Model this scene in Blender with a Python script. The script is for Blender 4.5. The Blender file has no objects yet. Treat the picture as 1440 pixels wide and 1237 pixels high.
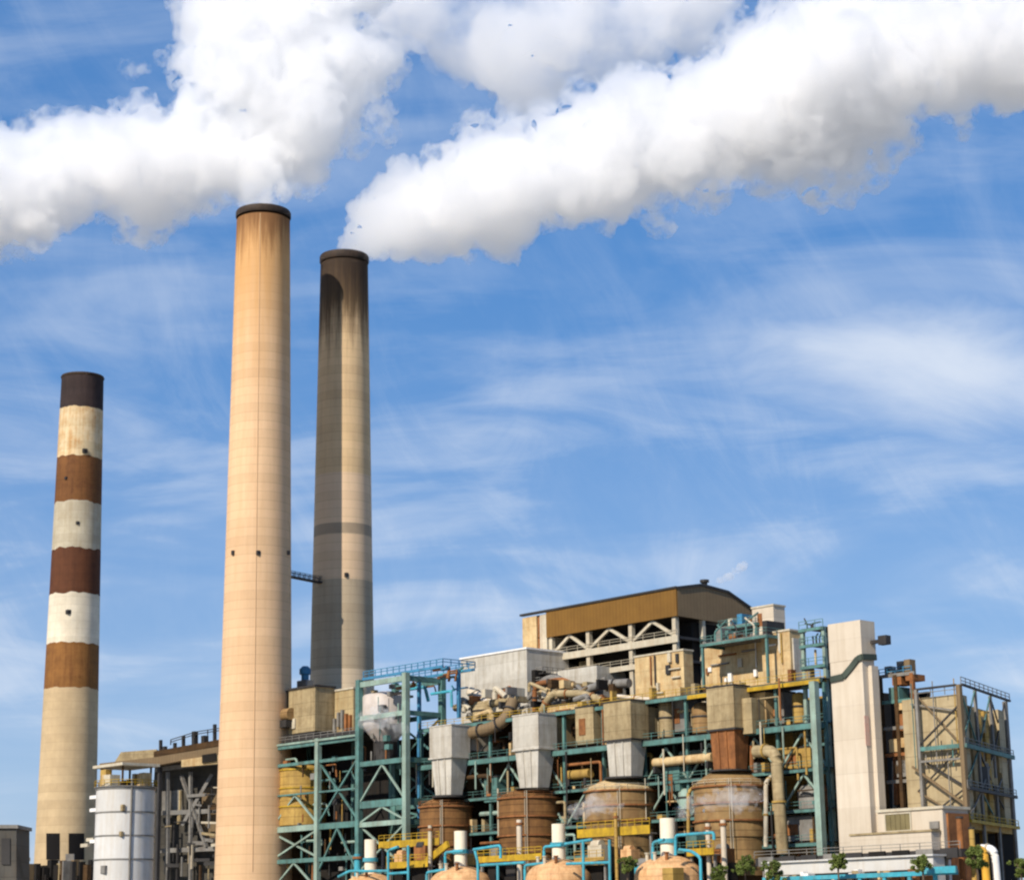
import bpy, bmesh, math, random
from mathutils import Vector, Matrix, noise
C = bpy.context.scene.collection
SC = bpy.context.scene
R = math.radians

# ------------------------------------------------------------------ camera
FPX, PITCH, ROLL, EYE = 2874.0, R(13.7), 0.0147, Vector((0, 0, 2.0))
cp, sp = math.cos(PITCH), math.sin(PITCH)
FWD = Vector((0, cp, sp))
_R0, _U0 = Vector((1, 0, 0)), Vector((0, -sp, cp))
RIGHT = _R0 * math.cos(ROLL) - _U0 * math.sin(ROLL)
UP = _U0 * math.cos(ROLL) + _R0 * math.sin(ROLL)
cam_data = bpy.data.cameras.new('camera')
cam_data.sensor_width = 36.0
cam_data.lens = 36.0 * FPX / 1440.0
cam_data.clip_end = 20000
cam = bpy.data.objects.new('camera', cam_data)
C.objects.link(cam)
cam.matrix_world = Matrix(((RIGHT.x, UP.x, -FWD.x, EYE.x), (RIGHT.y, UP.y, -FWD.y, EYE.y),
                           (RIGHT.z, UP.z, -FWD.z, EYE.z), (0, 0, 0, 1)))
SC.camera = cam

# ------------------------------------------------------------------ sky and sun
SUN_AZ, SUN_EL = 36.0, 36.0            # degrees left of straight behind the camera, degrees up
world = bpy.data.worlds.new('World')
SC.world = world
world.use_nodes = True
wn, wl = world.node_tree.nodes, world.node_tree.links
wn.clear()


def N(nodes, kind, **kw):
    n = nodes.new(kind)
    for k, v in kw.items():
        if k.startswith('i_'):
            key = k[2:]
            n.inputs[int(key) if key.isdigit() else key].default_value = v
        else:
            setattr(n, k, v)
    return n


def math_node(nodes, links, op, a, b=None, c=None, clamp=False):
    n = nodes.new('ShaderNodeMath')
    n.operation = op
    n.use_clamp = clamp
    for i, x in enumerate((a, b, c)):
        if x is None:
            continue
        if hasattr(x, 'is_linked'):
            links.new(x, n.inputs[i])
        else:
            n.inputs[i].default_value = x
    return n.outputs[0]


def ramp(nodes, links, src, stops, interp='LINEAR'):
    n = nodes.new('ShaderNodeValToRGB')
    n.color_ramp.interpolation = interp
    e = n.color_ramp.elements
    while len(e) < len(stops):
        e.new(0.5)
    for el, (p, c) in zip(e, stops):
        el.position = p
        el.color = c if len(c) == 4 else (*c, 1)
    links.new(src, n.inputs[0])
    return n.outputs[0]


sky = N(wn, 'ShaderNodeTexSky', sky_type='NISHITA', sun_disc=False, sun_elevation=R(SUN_EL),
        sun_rotation=R(180 + SUN_AZ), altitude=0, air_density=1.0, dust_density=0.4, ozone_density=2.6)
gam = N(wn, 'ShaderNodeHueSaturation', i_Saturation=1.28, i_Value=1.0)
wl.new(sky.outputs[0], gam.inputs['Color'])
tc = N(wn, 'ShaderNodeTexCoord')
sep = N(wn, 'ShaderNodeSeparateXYZ')
wl.new(tc.outputs['Generated'], sep.inputs[0])
X, Y, Z = sep.outputs
M = lambda op, a, b=None, c=None, clamp=False: math_node(wn, wl, op, a, b, c, clamp)
el_ = M('ARCTAN2', Z, Y)                # elevation seen from the south, radians
az_ = M('ARCTAN2', X, Y)                # azimuth, radians


def sky_noise(sx, sy, scale, detail, rough, dist, shear=0.0, off=0.0):
    v = N(wn, 'ShaderNodeCombineXYZ')
    wl.new(M('MULTIPLY', M('MULTIPLY_ADD', el_, shear, az_), sx), v.inputs[0])
    wl.new(M('MULTIPLY', el_, sy), v.inputs[1])
    v.inputs[2].default_value = off
    n = N(wn, 'ShaderNodeTexNoise', i_Scale=scale, i_Detail=detail, i_Roughness=rough, i_Distortion=dist)
    wl.new(v.outputs[0], n.inputs['Vector'])
    return n.outputs['Fac']


def sstep(x, a, b):
    n = N(wn, 'ShaderNodeMapRange', interpolation_type='SMOOTHSTEP')
    wl.new(x, n.inputs['Value'])
    n.inputs['From Min'].default_value = a
    n.inputs['From Max'].default_value = b
    return n.outputs['Result']


# a cloud bank seen as a soft patch low in the north-east
wob = sky_noise(3, 6, 4.0, 5, 0.6, 0.4, 0.3, 3.1)
dx = M('DIVIDE', M('SUBTRACT', az_, 0.225), 0.13)
dy = M('DIVIDE', M('SUBTRACT', M('MULTIPLY_ADD', M('SUBTRACT', az_, 0.215), 0.14, el_), 0.270), 0.030)
r2 = M('SQRT', M('ADD', M('MULTIPLY', dx, dx), M('MULTIPLY', dy, dy)))
r2 = M('MULTIPLY_ADD', M('SUBTRACT', wob, 0.5), 1.7, r2)
patch = M('MULTIPLY', sstep(r2, 1.7, -0.2), 0.86)
# high thin streaks
c1 = sstep(sky_noise(2.8, 13, 2.0, 7, 0.55, 0.6, -0.4, 0.0), 0.36, 0.74)
c2 = sstep(sky_noise(9, 5, 1.6, 9, 0.66, 0.9, 0.5, 7.7), 0.38, 0.78)
low = sstep(el_, 0.36, 0.12)
streak = M('MULTIPLY', M('ADD', M('MULTIPLY', c1, 0.55), M('MULTIPLY', c2, 0.30)), M('MULTIPLY_ADD', low, 0.65, 0.42))
veil = M('MULTIPLY', sstep(el_, 0.34, 0.0), 0.25)
cl = M('MAXIMUM', M('MAXIMUM', patch, M('MINIMUM', streak, 0.75)), M('MULTIPLY_ADD', streak, 0.45, veil))
front = sstep(Y, -0.1, 0.3)
cl = M('MULTIPLY', cl, front, clamp=True)
cmix = N(wn, 'ShaderNodeMix', data_type='RGBA')
wl.new(cl, cmix.inputs['Factor'])
even = N(wn, 'ShaderNodeMix', data_type='RGBA')
even.inputs['Factor'].default_value = 0.55
wl.new(gam.outputs[0], even.inputs[6])
even.inputs[7].default_value = (1.15, 3.05, 7.2, 1)
wl.new(even.outputs[2], cmix.inputs[6])
cmix.inputs[7].default_value = (7.4, 8.1, 9.2, 1)
bg = N(wn, 'ShaderNodeBackground', i_Strength=0.092)
wl.new(cmix.outputs[2], bg.inputs['Color'])
wo = N(wn, 'ShaderNodeOutputWorld')
wl.new(bg.outputs[0], wo.inputs['Surface'])

sun_dir = Vector((-math.sin(R(SUN_AZ)) * math.cos(R(SUN_EL)), -math.cos(R(SUN_AZ)) * math.cos(R(SUN_EL)), math.sin(R(SUN_EL))))
sd = bpy.data.lights.new('sun', 'SUN')
sd.energy = 5.0
sd.angle = R(0.5)
sd.color = (1.0, 0.91, 0.78)
sun = bpy.data.objects.new('sun', sd)
C.objects.link(sun)
sun.rotation_euler = sun_dir.to_track_quat('Z', 'Y').to_euler()
sun.location = (-200, -200, 300)

SC.view_settings.view_transform = 'Standard'
SC.view_settings.look = 'None'
SC.view_settings.exposure = 0.16
SC.view_settings.gamma = 1.0
SC.render.engine = 'CYCLES'
cy = SC.cycles
cy.max_bounces = 40
cy.diffuse_bounces = 3
cy.glossy_bounces = 2
cy.transmission_bounces = 2
cy.transparent_max_bounces = 32
cy.volume_bounces = 28
cy.volume_step_rate = 0.22
cy.volume_max_steps = 256
cy.filter_width = 2.3
cy.use_denoising = True
cy.use_adaptive_sampling = True
cy.adaptive_threshold = 0.02

# ------------------------------------------------------------------ plant axes: u along the long front, v away from the viewer, z up
ANG = R(-47.4)
UX = Vector((math.cos(ANG), math.sin(ANG), 0))
VX = Vector((-math.sin(ANG), math.cos(ANG), 0))


def ray(px, py):
    return (FWD + RIGHT * ((px - 720) / FPX) - UP * ((py - 618.5) / FPX))


def to_plant(w):
    d = Vector((w.x, w.y, 0)) - ORG
    return Vector((d.dot(UX), d.dot(VX), w.z))


def to_world(p):
    return ORG + UX * p[0] + VX * p[1] + Vector((0, 0, p[2]))


def W(px, py, depth):
    d = ray(px, py)
    return to_plant(EYE + d * (depth / d.y))


ORG = Vector((0, 0, 0))
_d = ray(1000, 1237)
_p = EYE + _d * (330 / _d.y)
ORG = Vector((_p.x, _p.y, 0))


def F(px, py, v):
    """the point of the upright plane v = const that is seen along this direction"""
    d = ray(px, py)
    e = EYE - ORG
    t = (v - e.dot(VX)) / d.dot(VX)
    return to_plant(EYE + d * t)


def G(px, py, u):
    d = ray(px, py)
    e = EYE - ORG
    t = (u - e.dot(UX)) / d.dot(UX)
    return to_plant(EYE + d * t)


# ------------------------------------------------------------------ materials
MATS = {}


def mat(name, col, var=0.12, dirt=None, dirt_amt=0.0, scale=0.25, streak=0.0, rough=0.7, metal=0.0, seams=None, bump=0.0, lift=None, band=None):
    """paint, concrete or metal with uneven tone, vertical run-off stains and panel joints, all in metres"""
    if name in MATS:
        return MATS[name]
    m = bpy.data.materials.new(name)
    m.use_nodes = True
    n, l = m.node_tree.nodes, m.node_tree.links
    b = n['Principled BSDF']
    b.inputs['Roughness'].default_value = rough
    b.inputs['Metallic'].default_value = metal
    b.inputs['Specular IOR Level'].default_value = 0.25
    t = N(n, 'ShaderNodeTexCoord')
    oi = N(n, 'ShaderNodeObjectInfo')
    vec = N(n, 'ShaderNodeVectorMath', operation='ADD')
    l.new(t.outputs['Object'], vec.inputs[0])
    rv = N(n, 'ShaderNodeVectorMath', operation='SCALE')
    rv.inputs[0].default_value = (91, 53, 0)
    l.new(oi.outputs['Random'], rv.inputs['Scale'])
    l.new(rv.outputs[0], vec.inputs[1])
    P = vec.outputs[0]
    nz = N(n, 'ShaderNodeTexNoise', i_Scale=scale, i_Detail=6, i_Roughness=0.65)
    l.new(P, nz.inputs['Vector'])
    f1 = nz.outputs['Fac']
    hsv = N(n, 'ShaderNodeMix', data_type='RGBA', blend_type='MIX')
    l.new(ramp(n, l, f1, [(0.3, (0, 0, 0)), (0.7, (1, 1, 1))]), hsv.inputs['Factor'])
    hsv.inputs[6].default_value = (*[c * (1 - var) for c in col], 1)
    hsv.inputs[7].default_value = (*[min(1, c * (1 + var)) for c in col], 1)
    out = hsv.outputs[2]
    if dirt:
        mp = N(n, 'ShaderNodeMapping')
        mp.inputs['Scale'].default_value = (1.1, 1.1, 0.07)
        l.new(P, mp.inputs['Vector'])
        ns = N(n, 'ShaderNodeTexNoise', i_Scale=0.9, i_Detail=5, i_Roughness=0.7)
        l.new(mp.outputs[0], ns.inputs['Vector'])
        nb = N(n, 'ShaderNodeTexNoise', i_Scale=scale * 2.3, i_Detail=8, i_Roughness=0.75)
        l.new(P, nb.inputs['Vector'])
        s = math_node(n, l, 'ADD', math_node(n, l, 'MULTIPLY', ns.outputs['Fac'], streak), math_node(n, l, 'MULTIPLY', nb.outputs['Fac'], 1 - streak))
        fac = math_node(n, l, 'MULTIPLY', ramp(n, l, s, [(0.45, (0, 0, 0)), (0.68, (1, 1, 1))]), dirt_amt)
        mx = N(n, 'ShaderNodeMix', data_type='RGBA')
        l.new(fac, mx.inputs['Factor'])
        l.new(out, mx.inputs[6])
        mx.inputs[7].default_value = (*dirt, 1)
        out = mx.outputs[2]
    if seams:
        # thin joints every so many metres: (horizontal lift, vertical width, strength)
        sz, sx, amt = seams
        spx = N(n, 'ShaderNodeSeparateXYZ')
        l.new(t.outputs['Object'], spx.inputs[0])
        fz = math_node(n, l, 'FRACT', math_node(n, l, 'DIVIDE', spx.outputs[2], sz))
        lz = math_node(n, l, 'LESS_THAN', fz, min(0.5, 0.16 / sz))
        k = lz
        if sx:
            fx = math_node(n, l, 'FRACT', math_node(n, l, 'DIVIDE', math_node(n, l, 'ADD', spx.outputs[0], spx.outputs[1]), sx))
            k = math_node(n, l, 'MAXIMUM', lz, math_node(n, l, 'LESS_THAN', fx, min(0.5, 0.14 / sx)))
        mx = N(n, 'ShaderNodeMix', data_type='RGBA', blend_type='MULTIPLY')
        l.new(math_node(n, l, 'MULTIPLY', k, amt), mx.inputs['Factor'])
        l.new(out, mx.inputs[6])
        mx.inputs[7].default_value = (0.35, 0.32, 0.30, 1)
        out = mx.outputs[2]
        # every pour or sheet course has its own tone
        wnz = N(n, 'ShaderNodeTexWhiteNoise', noise_dimensions='1D')
        l.new(math_node(n, l, 'FLOOR', math_node(n, l, 'DIVIDE', spx.outputs[2], sz)), wnz.inputs['W'])
        mx = N(n, 'ShaderNodeMix', data_type='RGBA', blend_type='MULTIPLY')
        l.new(math_node(n, l, 'MULTIPLY', wnz.outputs['Value'], 0.55), mx.inputs['Factor'])
        l.new(out, mx.inputs[6])
        mx.inputs[7].default_value = (0.80, 0.78, 0.75, 1)
        out = mx.outputs[2]
    if band:
        # soot, run-off and painted shade near a height: list of (z0, z1, colour, strength), ragged by noise
        spx = N(n, 'ShaderNodeSeparateXYZ')
        l.new(t.outputs['Object'], spx.inputs[0])
        mp = N(n, 'ShaderNodeMapping')
        mp.inputs['Scale'].default_value = (0.55, 0.55, 0.03)
        l.new(t.outputs['Object'], mp.inputs['Vector'])
        ns = N(n, 'ShaderNodeTexNoise', i_Scale=1.2, i_Detail=5, i_Roughness=0.7)
        l.new(mp.outputs[0], ns.inputs['Vector'])
        for z0, z1, colr, amt, rag in band:
            zz = math_node(n, l, 'MULTIPLY_ADD', math_node(n, l, 'SUBTRACT', ns.outputs['Fac'], 0.5), rag, spx.outputs[2])
            mr = N(n, 'ShaderNodeMapRange', interpolation_type='SMOOTHSTEP')
            l.new(zz, mr.inputs['Value'])
            mr.inputs['From Min'].default_value = z0
            mr.inputs['From Max'].default_value = z1
            mx = N(n, 'ShaderNodeMix', data_type='RGBA')
            l.new(math_node(n, l, 'MULTIPLY', mr.outputs['Result'], amt), mx.inputs['Factor'])
            l.new(out, mx.inputs[6])
            mx.inputs[7].default_value = (*colr, 1)
            out = mx.outputs[2]
    l.new(out, b.inputs['Base Color'])
    if bump:
        bp = N(n, 'ShaderNodeBump', i_Strength=bump, i_Distance=0.3)
        l.new(f1, bp.inputs['Height'])
        l.new(bp.outputs[0], b.inputs['Normal'])
    MATS[name] = m
    return m


# ------------------------------------------------------------------ things, parts and meshes (all in plant coordinates)
ORIGIN = {}
USED_ORIGIN = Vector((0, 0, 0))


def tag(o, label=None, cat=None, group=None, kind=None):
    if label: o['label'] = label
    if cat: o['category'] = cat
    if group: o['group'] = group
    if kind: o['kind'] = kind
    return o


def thing(name, label, cat, at, group=None):
    o = bpy.data.objects.new(name, None)
    o.empty_display_size = 1
    C.objects.link(o)
    o.location = to_world(at)
    o.rotation_euler = (0, 0, ANG)
    ORIGIN[o.name] = Vector(at)
    return tag(o, label, cat, group)


class MB:
    def __init__(s):
        s.v, s.f, s.mi = [], [], []

    def poly(s, pts, faces, mi=0):
        k = len(s.v)
        s.v += [Vector(p) for p in pts]
        s.f += [tuple(k + i for i in f) for f in faces]
        s.mi += [mi] * len(faces)
        return s

    def box(s, u0, u1, v0, v1, z0, z1, mi=0):
        p = [(u0, v0, z0), (u1, v0, z0), (u1, v1, z0), (u0, v1, z0), (u0, v0, z1), (u1, v0, z1), (u1, v1, z1), (u0, v1, z1)]
        return s.poly(p, [(0, 3, 2, 1), (4, 5, 6, 7), (0, 1, 5, 4), (1, 2, 6, 5), (2, 3, 7, 6), (3, 0, 4, 7)], mi)

    def frustum(s, c0, w0, c1, w1, mi=0):
        """tapered box: centre (u,v,z) and half sizes (a,b) below and above"""
        q = []
        for (c, w) in ((c0, w0), (c1, w1)):
            q += [(c[0] - w[0], c[1] - w[1], c[2]), (c[0] + w[0], c[1] - w[1], c[2]), (c[0] + w[0], c[1] + w[1], c[2]), (c[0] - w[0], c[1] + w[1], c[2])]
        return s.poly(q, [(0, 3, 2, 1), (4, 5, 6, 7), (0, 1, 5, 4), (1, 2, 6, 5), (2, 3, 7, 6), (3, 0, 4, 7)], mi)

    def beam(s, p, q, w, h=None, mi=0):
        p, q = Vector(p), Vector(q)
        h = h or w
        d = (q - p)
        if d.length < 1e-4: return s
        d.normalize()
        a = Vector((0, 0, 1)) if abs(d.z) < 0.9 else Vector((0, 1, 0))
        x = d.cross(a).normalized() * (w / 2)
        y = x.cross(d).normalized() * (h / 2)
        pts = [p - x - y, p + x - y, p + x + y, p - x + y, q - x - y, q + x - y, q + x + y, q - x + y]
        return s.poly(pts, [(0, 3, 2, 1), (4, 5, 6, 7), (0, 1, 5, 4), (1, 2, 6, 5), (2, 3, 7, 6), (3, 0, 4, 7)], mi)

    def tube(s, pts, r, n=10, mi=0):
        pts = [Vector(p) for p in pts]
        rings = []
        for i, p in enumerate(pts):
            d = (pts[min(i + 1, len(pts) - 1)] - pts[max(i - 1, 0)]).normalized()
            a = Vector((0, 0, 1)) if abs(d.z) < 0.95 else Vector((0, 1, 0))
            x = d.cross(a).normalized()
            y = x.cross(d).normalized()
            rings.append([p + (x * math.cos(t) + y * math.sin(t)) * r for t in [2 * math.pi * k / n for k in range(n)]])
        k = len(s.v)
        for rg in rings: s.v += rg
        for i in range(len(rings) - 1):
            for j in range(n):
                s.f.append((k + i * n + j, k + i * n + (j + 1) % n, k + (i + 1) * n + (j + 1) % n, k + (i + 1) * n + j))
                s.mi.append(mi)
        s.f.append(tuple(k + j for j in reversed(range(n)))); s.mi.append(mi)
        s.f.append(tuple(k + (len(rings) - 1) * n + j for j in range(n))); s.mi.append(mi)
        return s

    def bend(s, pts, r, n=10, rad=None, mi=0):
        """pipe with rounded elbows"""
        rad = rad or r * 2.2
        pts = [Vector(p) for p in pts]
        out = [pts[0]]
        for a, b, c in zip(pts, pts[1:], pts[2:]):
            d0, d1 = (a - b).normalized(), (c - b).normalized()
            k = min(rad, (a - b).length * .45, (c - b).length * .45)
            for t in (0, .25, .5, .75, 1):
                out.append((b + d0 * k) * (1 - t) ** 2 + b * 2 * t * (1 - t) + (b + d1 * k) * t * t)
        out.append(pts[-1])
        return s.tube(out, r, n, mi)

    def lathe(s, u, v, prof, n=32, mis=None, cap0=True, cap1=True):
        k = len(s.v)
        for r, z in prof:
            for j in range(n):
                t = 2 * math.pi * j / n
                s.v.append(Vector((u + r * math.cos(t), v + r * math.sin(t), z)))
        for i in range(len(prof) - 1):
            for j in range(n):
                s.f.append((k + i * n + j, k + i * n + (j + 1) % n, k + (i + 1) * n + (j + 1) % n, k + (i + 1) * n + j))
                s.mi.append(mis[i] if mis else 0)
        if cap0:
            s.f.append(tuple(k + j for j in reversed(range(n)))); s.mi.append(0)
        if cap1:
            s.f.append(tuple(k + (len(prof) - 1) * n + j for j in range(n))); s.mi.append(mis[-1] if mis else 0)
        return s

    def rail(s, pts, h=1.1, post=2.5, r=0.06):
        """handrail along a polyline: posts, top and middle rails"""
        pts = [Vector(p) for p in pts]
        for a, b in zip(pts, pts[1:]):
            L = (b - a).length
            k = max(1, round(L / post))
            for i in range(k + 1):
                q = a.lerp(b, i / k)
                s.beam(q, q + Vector((0, 0, h)), r * 1.2)
            for z in (h, h * .55):
                s.beam(a + Vector((0, 0, z)), b + Vector((0, 0, z)), r * 1.2)
        return s

    def build(s, name, m, parent=None, smooth=False, at=None):
        """ONE mesh object; a child of parent, or top-level when parent is None (at = its base)"""
        if parent is not None:
            p = parent
            while p.parent: p = p.parent
            o0 = ORIGIN[p.name]
        else:
            o0 = Vector(at) if at is not None else Vector((0, 0, 0))
        me = bpy.data.meshes.new(name)
        me.from_pydata([v - o0 for v in s.v], [], s.f)
        for mm in (m if isinstance(m, (list, tuple)) else [m]):
            me.materials.append(mm)
        if isinstance(m, (list, tuple)):
            me.polygons.foreach_set('material_index', s.mi)
        if smooth:
            me.polygons.foreach_set('use_smooth', [True] * len(me.polygons))
            try:
                me.set_sharp_from_angle(angle=R(40))
            except Exception:
                pass
        me.update()
        o = bpy.data.objects.new(name, me)
        C.objects.link(o)
        if parent is not None:
            o.parent = parent
        else:
            o.location = to_world(o0)
            o.rotation_euler = (0, 0, ANG)
            ORIGIN[o.name] = o0
        return o


def copy_tree(o, parent=None):
    c = o.copy()
    C.objects.link(c)
    c.parent = parent
    for ch in list(o.children):
        copy_tree(ch, c)
    return c


def place(o, at):
    o.location = to_world(at)
    ORIGIN[o.name] = Vector(at)
    return o


def bx3(px0, px1, px2, pyt, pyb, v0, zpx=None):
    """a box by its upright corner at px1: front px0..px1 on plane v0, right flank px1..px2; returns u0,u1,v0,v1,z0,z1"""
    pm = (pyt + pyb) / 2
    u0, u1 = F(px0, pm, v0).x, F(px1, pm, v0).x
    v1 = G(px2, pm, u1).y
    return u0, u1, v0, v1, F(px1, pyb, v0).z, F(px1, pyt, v0).z
# ------------------------------------------------------------------ ground
gm = mat('ground_gravel', (0.31, 0.285, 0.235), 0.2, (0.20, 0.18, 0.15), 0.5, 0.05)
o = MB().poly([(-9000, -9000, 0), (9000, -9000, 0), (9000, 9000, 0), (-9000, 9000, 0)], [(0, 1, 2, 3)]).build('ground', gm)
tag(o, kind='structure')

# ------------------------------------------------------------------ chimneys
CONC_JOINT = (1.9, None, 0.22)


def halfw(px, py, hw, depth):
    """radius in metres of a round thing whose outline is hw pixels to either side"""
    d = ray(px, py)
    return hw / FPX * (depth / d.y)


def chimney_profile(depth, rows, cx):
    """rows: (py, centre px, half width px) -> axis and (radius, z) samples"""
    pts = [W(c, py, depth) for py, c, h in rows]
    prof = [(halfw(c, py, h, depth), p.z) for (py, c, h), p in zip(rows, pts)]
    return pts, prof


def lerp_prof(prof, z):
    (r0, z0), (r1, z1) = prof[0], prof[-1]
    return r0 + (r1 - r0) * (z - z0) / (z1 - z0)


def axis_of(pts):
    return sum(p.x for p in pts) / len(pts), sum(p.y for p in pts) / len(pts)


# the tall tan one
pts, pr = chimney_profile(422, [(299, 369.5, 37), (551, 366.7, 42), (970, 361.3, 49.5)], 0)
u2, v2 = axis_of(pts)
zt2 = pr[0][1]
r_at2 = lambda z: pr2[0][0] + (pr2[-1][0] - pr2[0][0]) * (z - pr2[0][1]) / (pr2[-1][1] - pr2[0][1])
pr2 = pr
tan_m = mat('tan_concrete', (0.68, 0.455, 0.265), 0.10, (0.50, 0.31, 0.155), 0.45, 0.05, 0.65, 0.85, seams=CONC_JOINT,
            band=[(zt2 - 50, zt2 - 2, (0.56, 0.295, 0.10), 0.85, 36), (zt2 - 13, zt2 - 2, (0.17, 0.075, 0.028), 0.9, 26), (zt2 - 150, zt2 - 105, (0.68, 0.455, 0.265), 0.0, 1)])
soot_m = mat('sooty_rim', (0.035, 0.024, 0.018), 0.4, (0.09, 0.05, 0.025), 0.6, 0.5, 0.4)
t2 = thing('chimney', 'tall tan concrete chimney with a black rim, highest of the three', 'chimney', (u2, v2, 0))
body = MB().lathe(u2, v2, [(r_at2(z), z) for z in [0, 20, 40, 60, 80, 100, 120, zt2 - 2]], 72)
shaft2 = body.build('shaft', tan_m, t2, True)
rt = r_at2(zt2)
MB().lathe(u2, v2, [(rt + .1, zt2 - 1.5), (rt + .25, zt2 - 1.2), (rt + .25, zt2 - .3), (rt + .1, zt2), (rt - 1.1, zt2), (rt - 1.3, zt2 - 6)], 72, cap0=False, cap1=False).build('rim', soot_m, t2, True)
dark_m = mat('dark_steel', (0.035, 0.032, 0.030), 0.3, rough=0.6)


def on_shaft(px, py, uc, vc, prof_r, depth, out=0.0):
    """where a sight line meets a round shaft (front side)"""
    p = W(px, py, depth)
    r = prof_r(p.z) + out
    d = ray(px, py)
    a = EYE
    c = to_world((uc, vc, 0))
    ox, oy, dx_, dy_ = a.x - c.x, a.y - c.y, d.x, d.y
    A, B, Cc = dx_ * dx_ + dy_ * dy_, 2 * (ox * dx_ + oy * dy_), ox * ox + oy * oy - r * r
    disc = B * B - 4 * A * Cc
    t = (-B - math.sqrt(max(0, disc))) / (2 * A)
    return to_plant(a + d * t)


# ladder with its safety rails running the full height, and obstruction lights
lad = MB()
lad_pts = [on_shaft(358 + (366 - 358) * (970 - y) / 670, y, u2, v2, r_at2, 422, .05) for y in range(300, 1240, 25)]
for a, b in zip(lad_pts, lad_pts[1:]):
    lad.beam(a, b, .16, .06)
lad.build('ladder', mat('tan_ladder', (0.55, 0.36, 0.20), .1), t2)
for px in (328, 363, 405):
    q = on_shaft(px, 777, u2, v2, r_at2, 422, .1)
    MB().box(q.x - .32, q.x + .32, q.y - .32, q.y + .32, q.z - .45, q.z + .45).build('obstruction_light', dark_m, t2)

# the brown one behind it, upper shaft coloured dark as plume shade
pts, pr3 = chimney_profile(440, [(361, 483, 33), (551, 483, 36.5), (940, 482.5, 44.7)], 0)
u3, v3 = axis_of(pts)
zt3 = pr3[0][1]
r_at3 = lambda z: pr3[0][0] + (pr3[-1][0] - pr3[0][0]) * (z - pr3[0][1]) / (pr3[-1][1] - pr3[0][1])
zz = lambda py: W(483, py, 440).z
c3 = mat('weathered_shaded_concrete', (0.62, 0.44, 0.245), 0.10, (0.34, 0.24, 0.14), 0.45, 0.06, 0.6, 0.85, seams=CONC_JOINT,
         band=[(zz(515), zz(425), (0.068, 0.040, 0.019), 0.95, 30), (zt3 - 14, zt3 - 3, (0.035, 0.022, 0.014), 0.92, 26)])  # wide zone: plume shade put into the colour; rim zone: soot run-off
c3b = mat('pink_buff_concrete', (0.65, 0.47, 0.30), 0.08, (0.45, 0.33, 0.21), 0.3, 0.06, 0.6, 0.85, seams=CONC_JOINT)
c3c = mat('grey_concrete', (0.42, 0.335, 0.225), 0.10, (0.22, 0.17, 0.11), 0.4, 0.06, 0.6, 0.85, seams=CONC_JOINT)
c3d = mat('light_concrete', (0.60, 0.48, 0.33), 0.08, (0.45, 0.35, 0.23), 0.3, 0.06, 0.6, 0.85, seams=CONC_JOINT)
c3e = mat('dark_grey_ring', (0.33, 0.25, 0.165), 0.1)
t3 = thing('chimney', 'brown concrete chimney with sooty rim and painted-on top shade, behind the tall tan one', 'chimney', (u3, v3, 0))
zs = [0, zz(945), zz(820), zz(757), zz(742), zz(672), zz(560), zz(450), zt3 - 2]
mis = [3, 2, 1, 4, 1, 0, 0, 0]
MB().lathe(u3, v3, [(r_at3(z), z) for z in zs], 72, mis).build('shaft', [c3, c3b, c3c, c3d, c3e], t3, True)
rt = r_at3(zt3)
MB().lathe(u3, v3, [(rt + .1, zt3 - 1.7), (rt + .25, zt3 - 1.4), (rt + .25, zt3 - .3), (rt + .1, zt3), (rt - 1.1, zt3), (rt - 1.3, zt3 - 6)], 72, cap0=False, cap1=False).build('rim', soot_m, t3, True)
for px in (487,):
    q = on_shaft(px, 808, u3, v3, r_at3, 440, .1)
    MB().box(q.x - .32, q.x + .32, q.y - .32, q.y + .32, q.z - .45, q.z + .45).build('obstruction_light', dark_m, t3)
# the strut between the two
a = on_shaft(409, 806, u2, v2, r_at2, 422); b = on_shaft(452, 821, u3, v3, r_at3, 440)
cw = MB()
a = Vector((u2, v2, 0)) + (Vector((u3, v3, 0)) - Vector((u2, v2, 0))).normalized() * (r_at2(zz(800)) - .3)
b = Vector((u3, v3, 0)) - (Vector((u3, v3, 0)) - Vector((u2, v2, 0))).normalized() * (r_at3(zz(800)) - .3)
za, zb = W(412, 807, 426).z, W(452, 820, 436).z
cw.beam((a.x, a.y, za), (b.x, b.y, zb), 1.3, .35)
cw.rail([(a.x + .5, a.y + .5, za + .17), (b.x + .5, b.y + .5, zb + .17)], 1.0, 1.5, .09)
cw.rail([(a.x - .5, a.y - .5, za + .17), (b.x - .5, b.y - .5, zb + .17)], 1.0, 1.5, .09)
o = cw.build('catwalk', dark_m, None, at=((a.x + b.x) / 2, (a.y + b.y) / 2, za))
tag(o, 'small steel catwalk joining the tan chimney to the brown one', 'catwalk')

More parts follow.
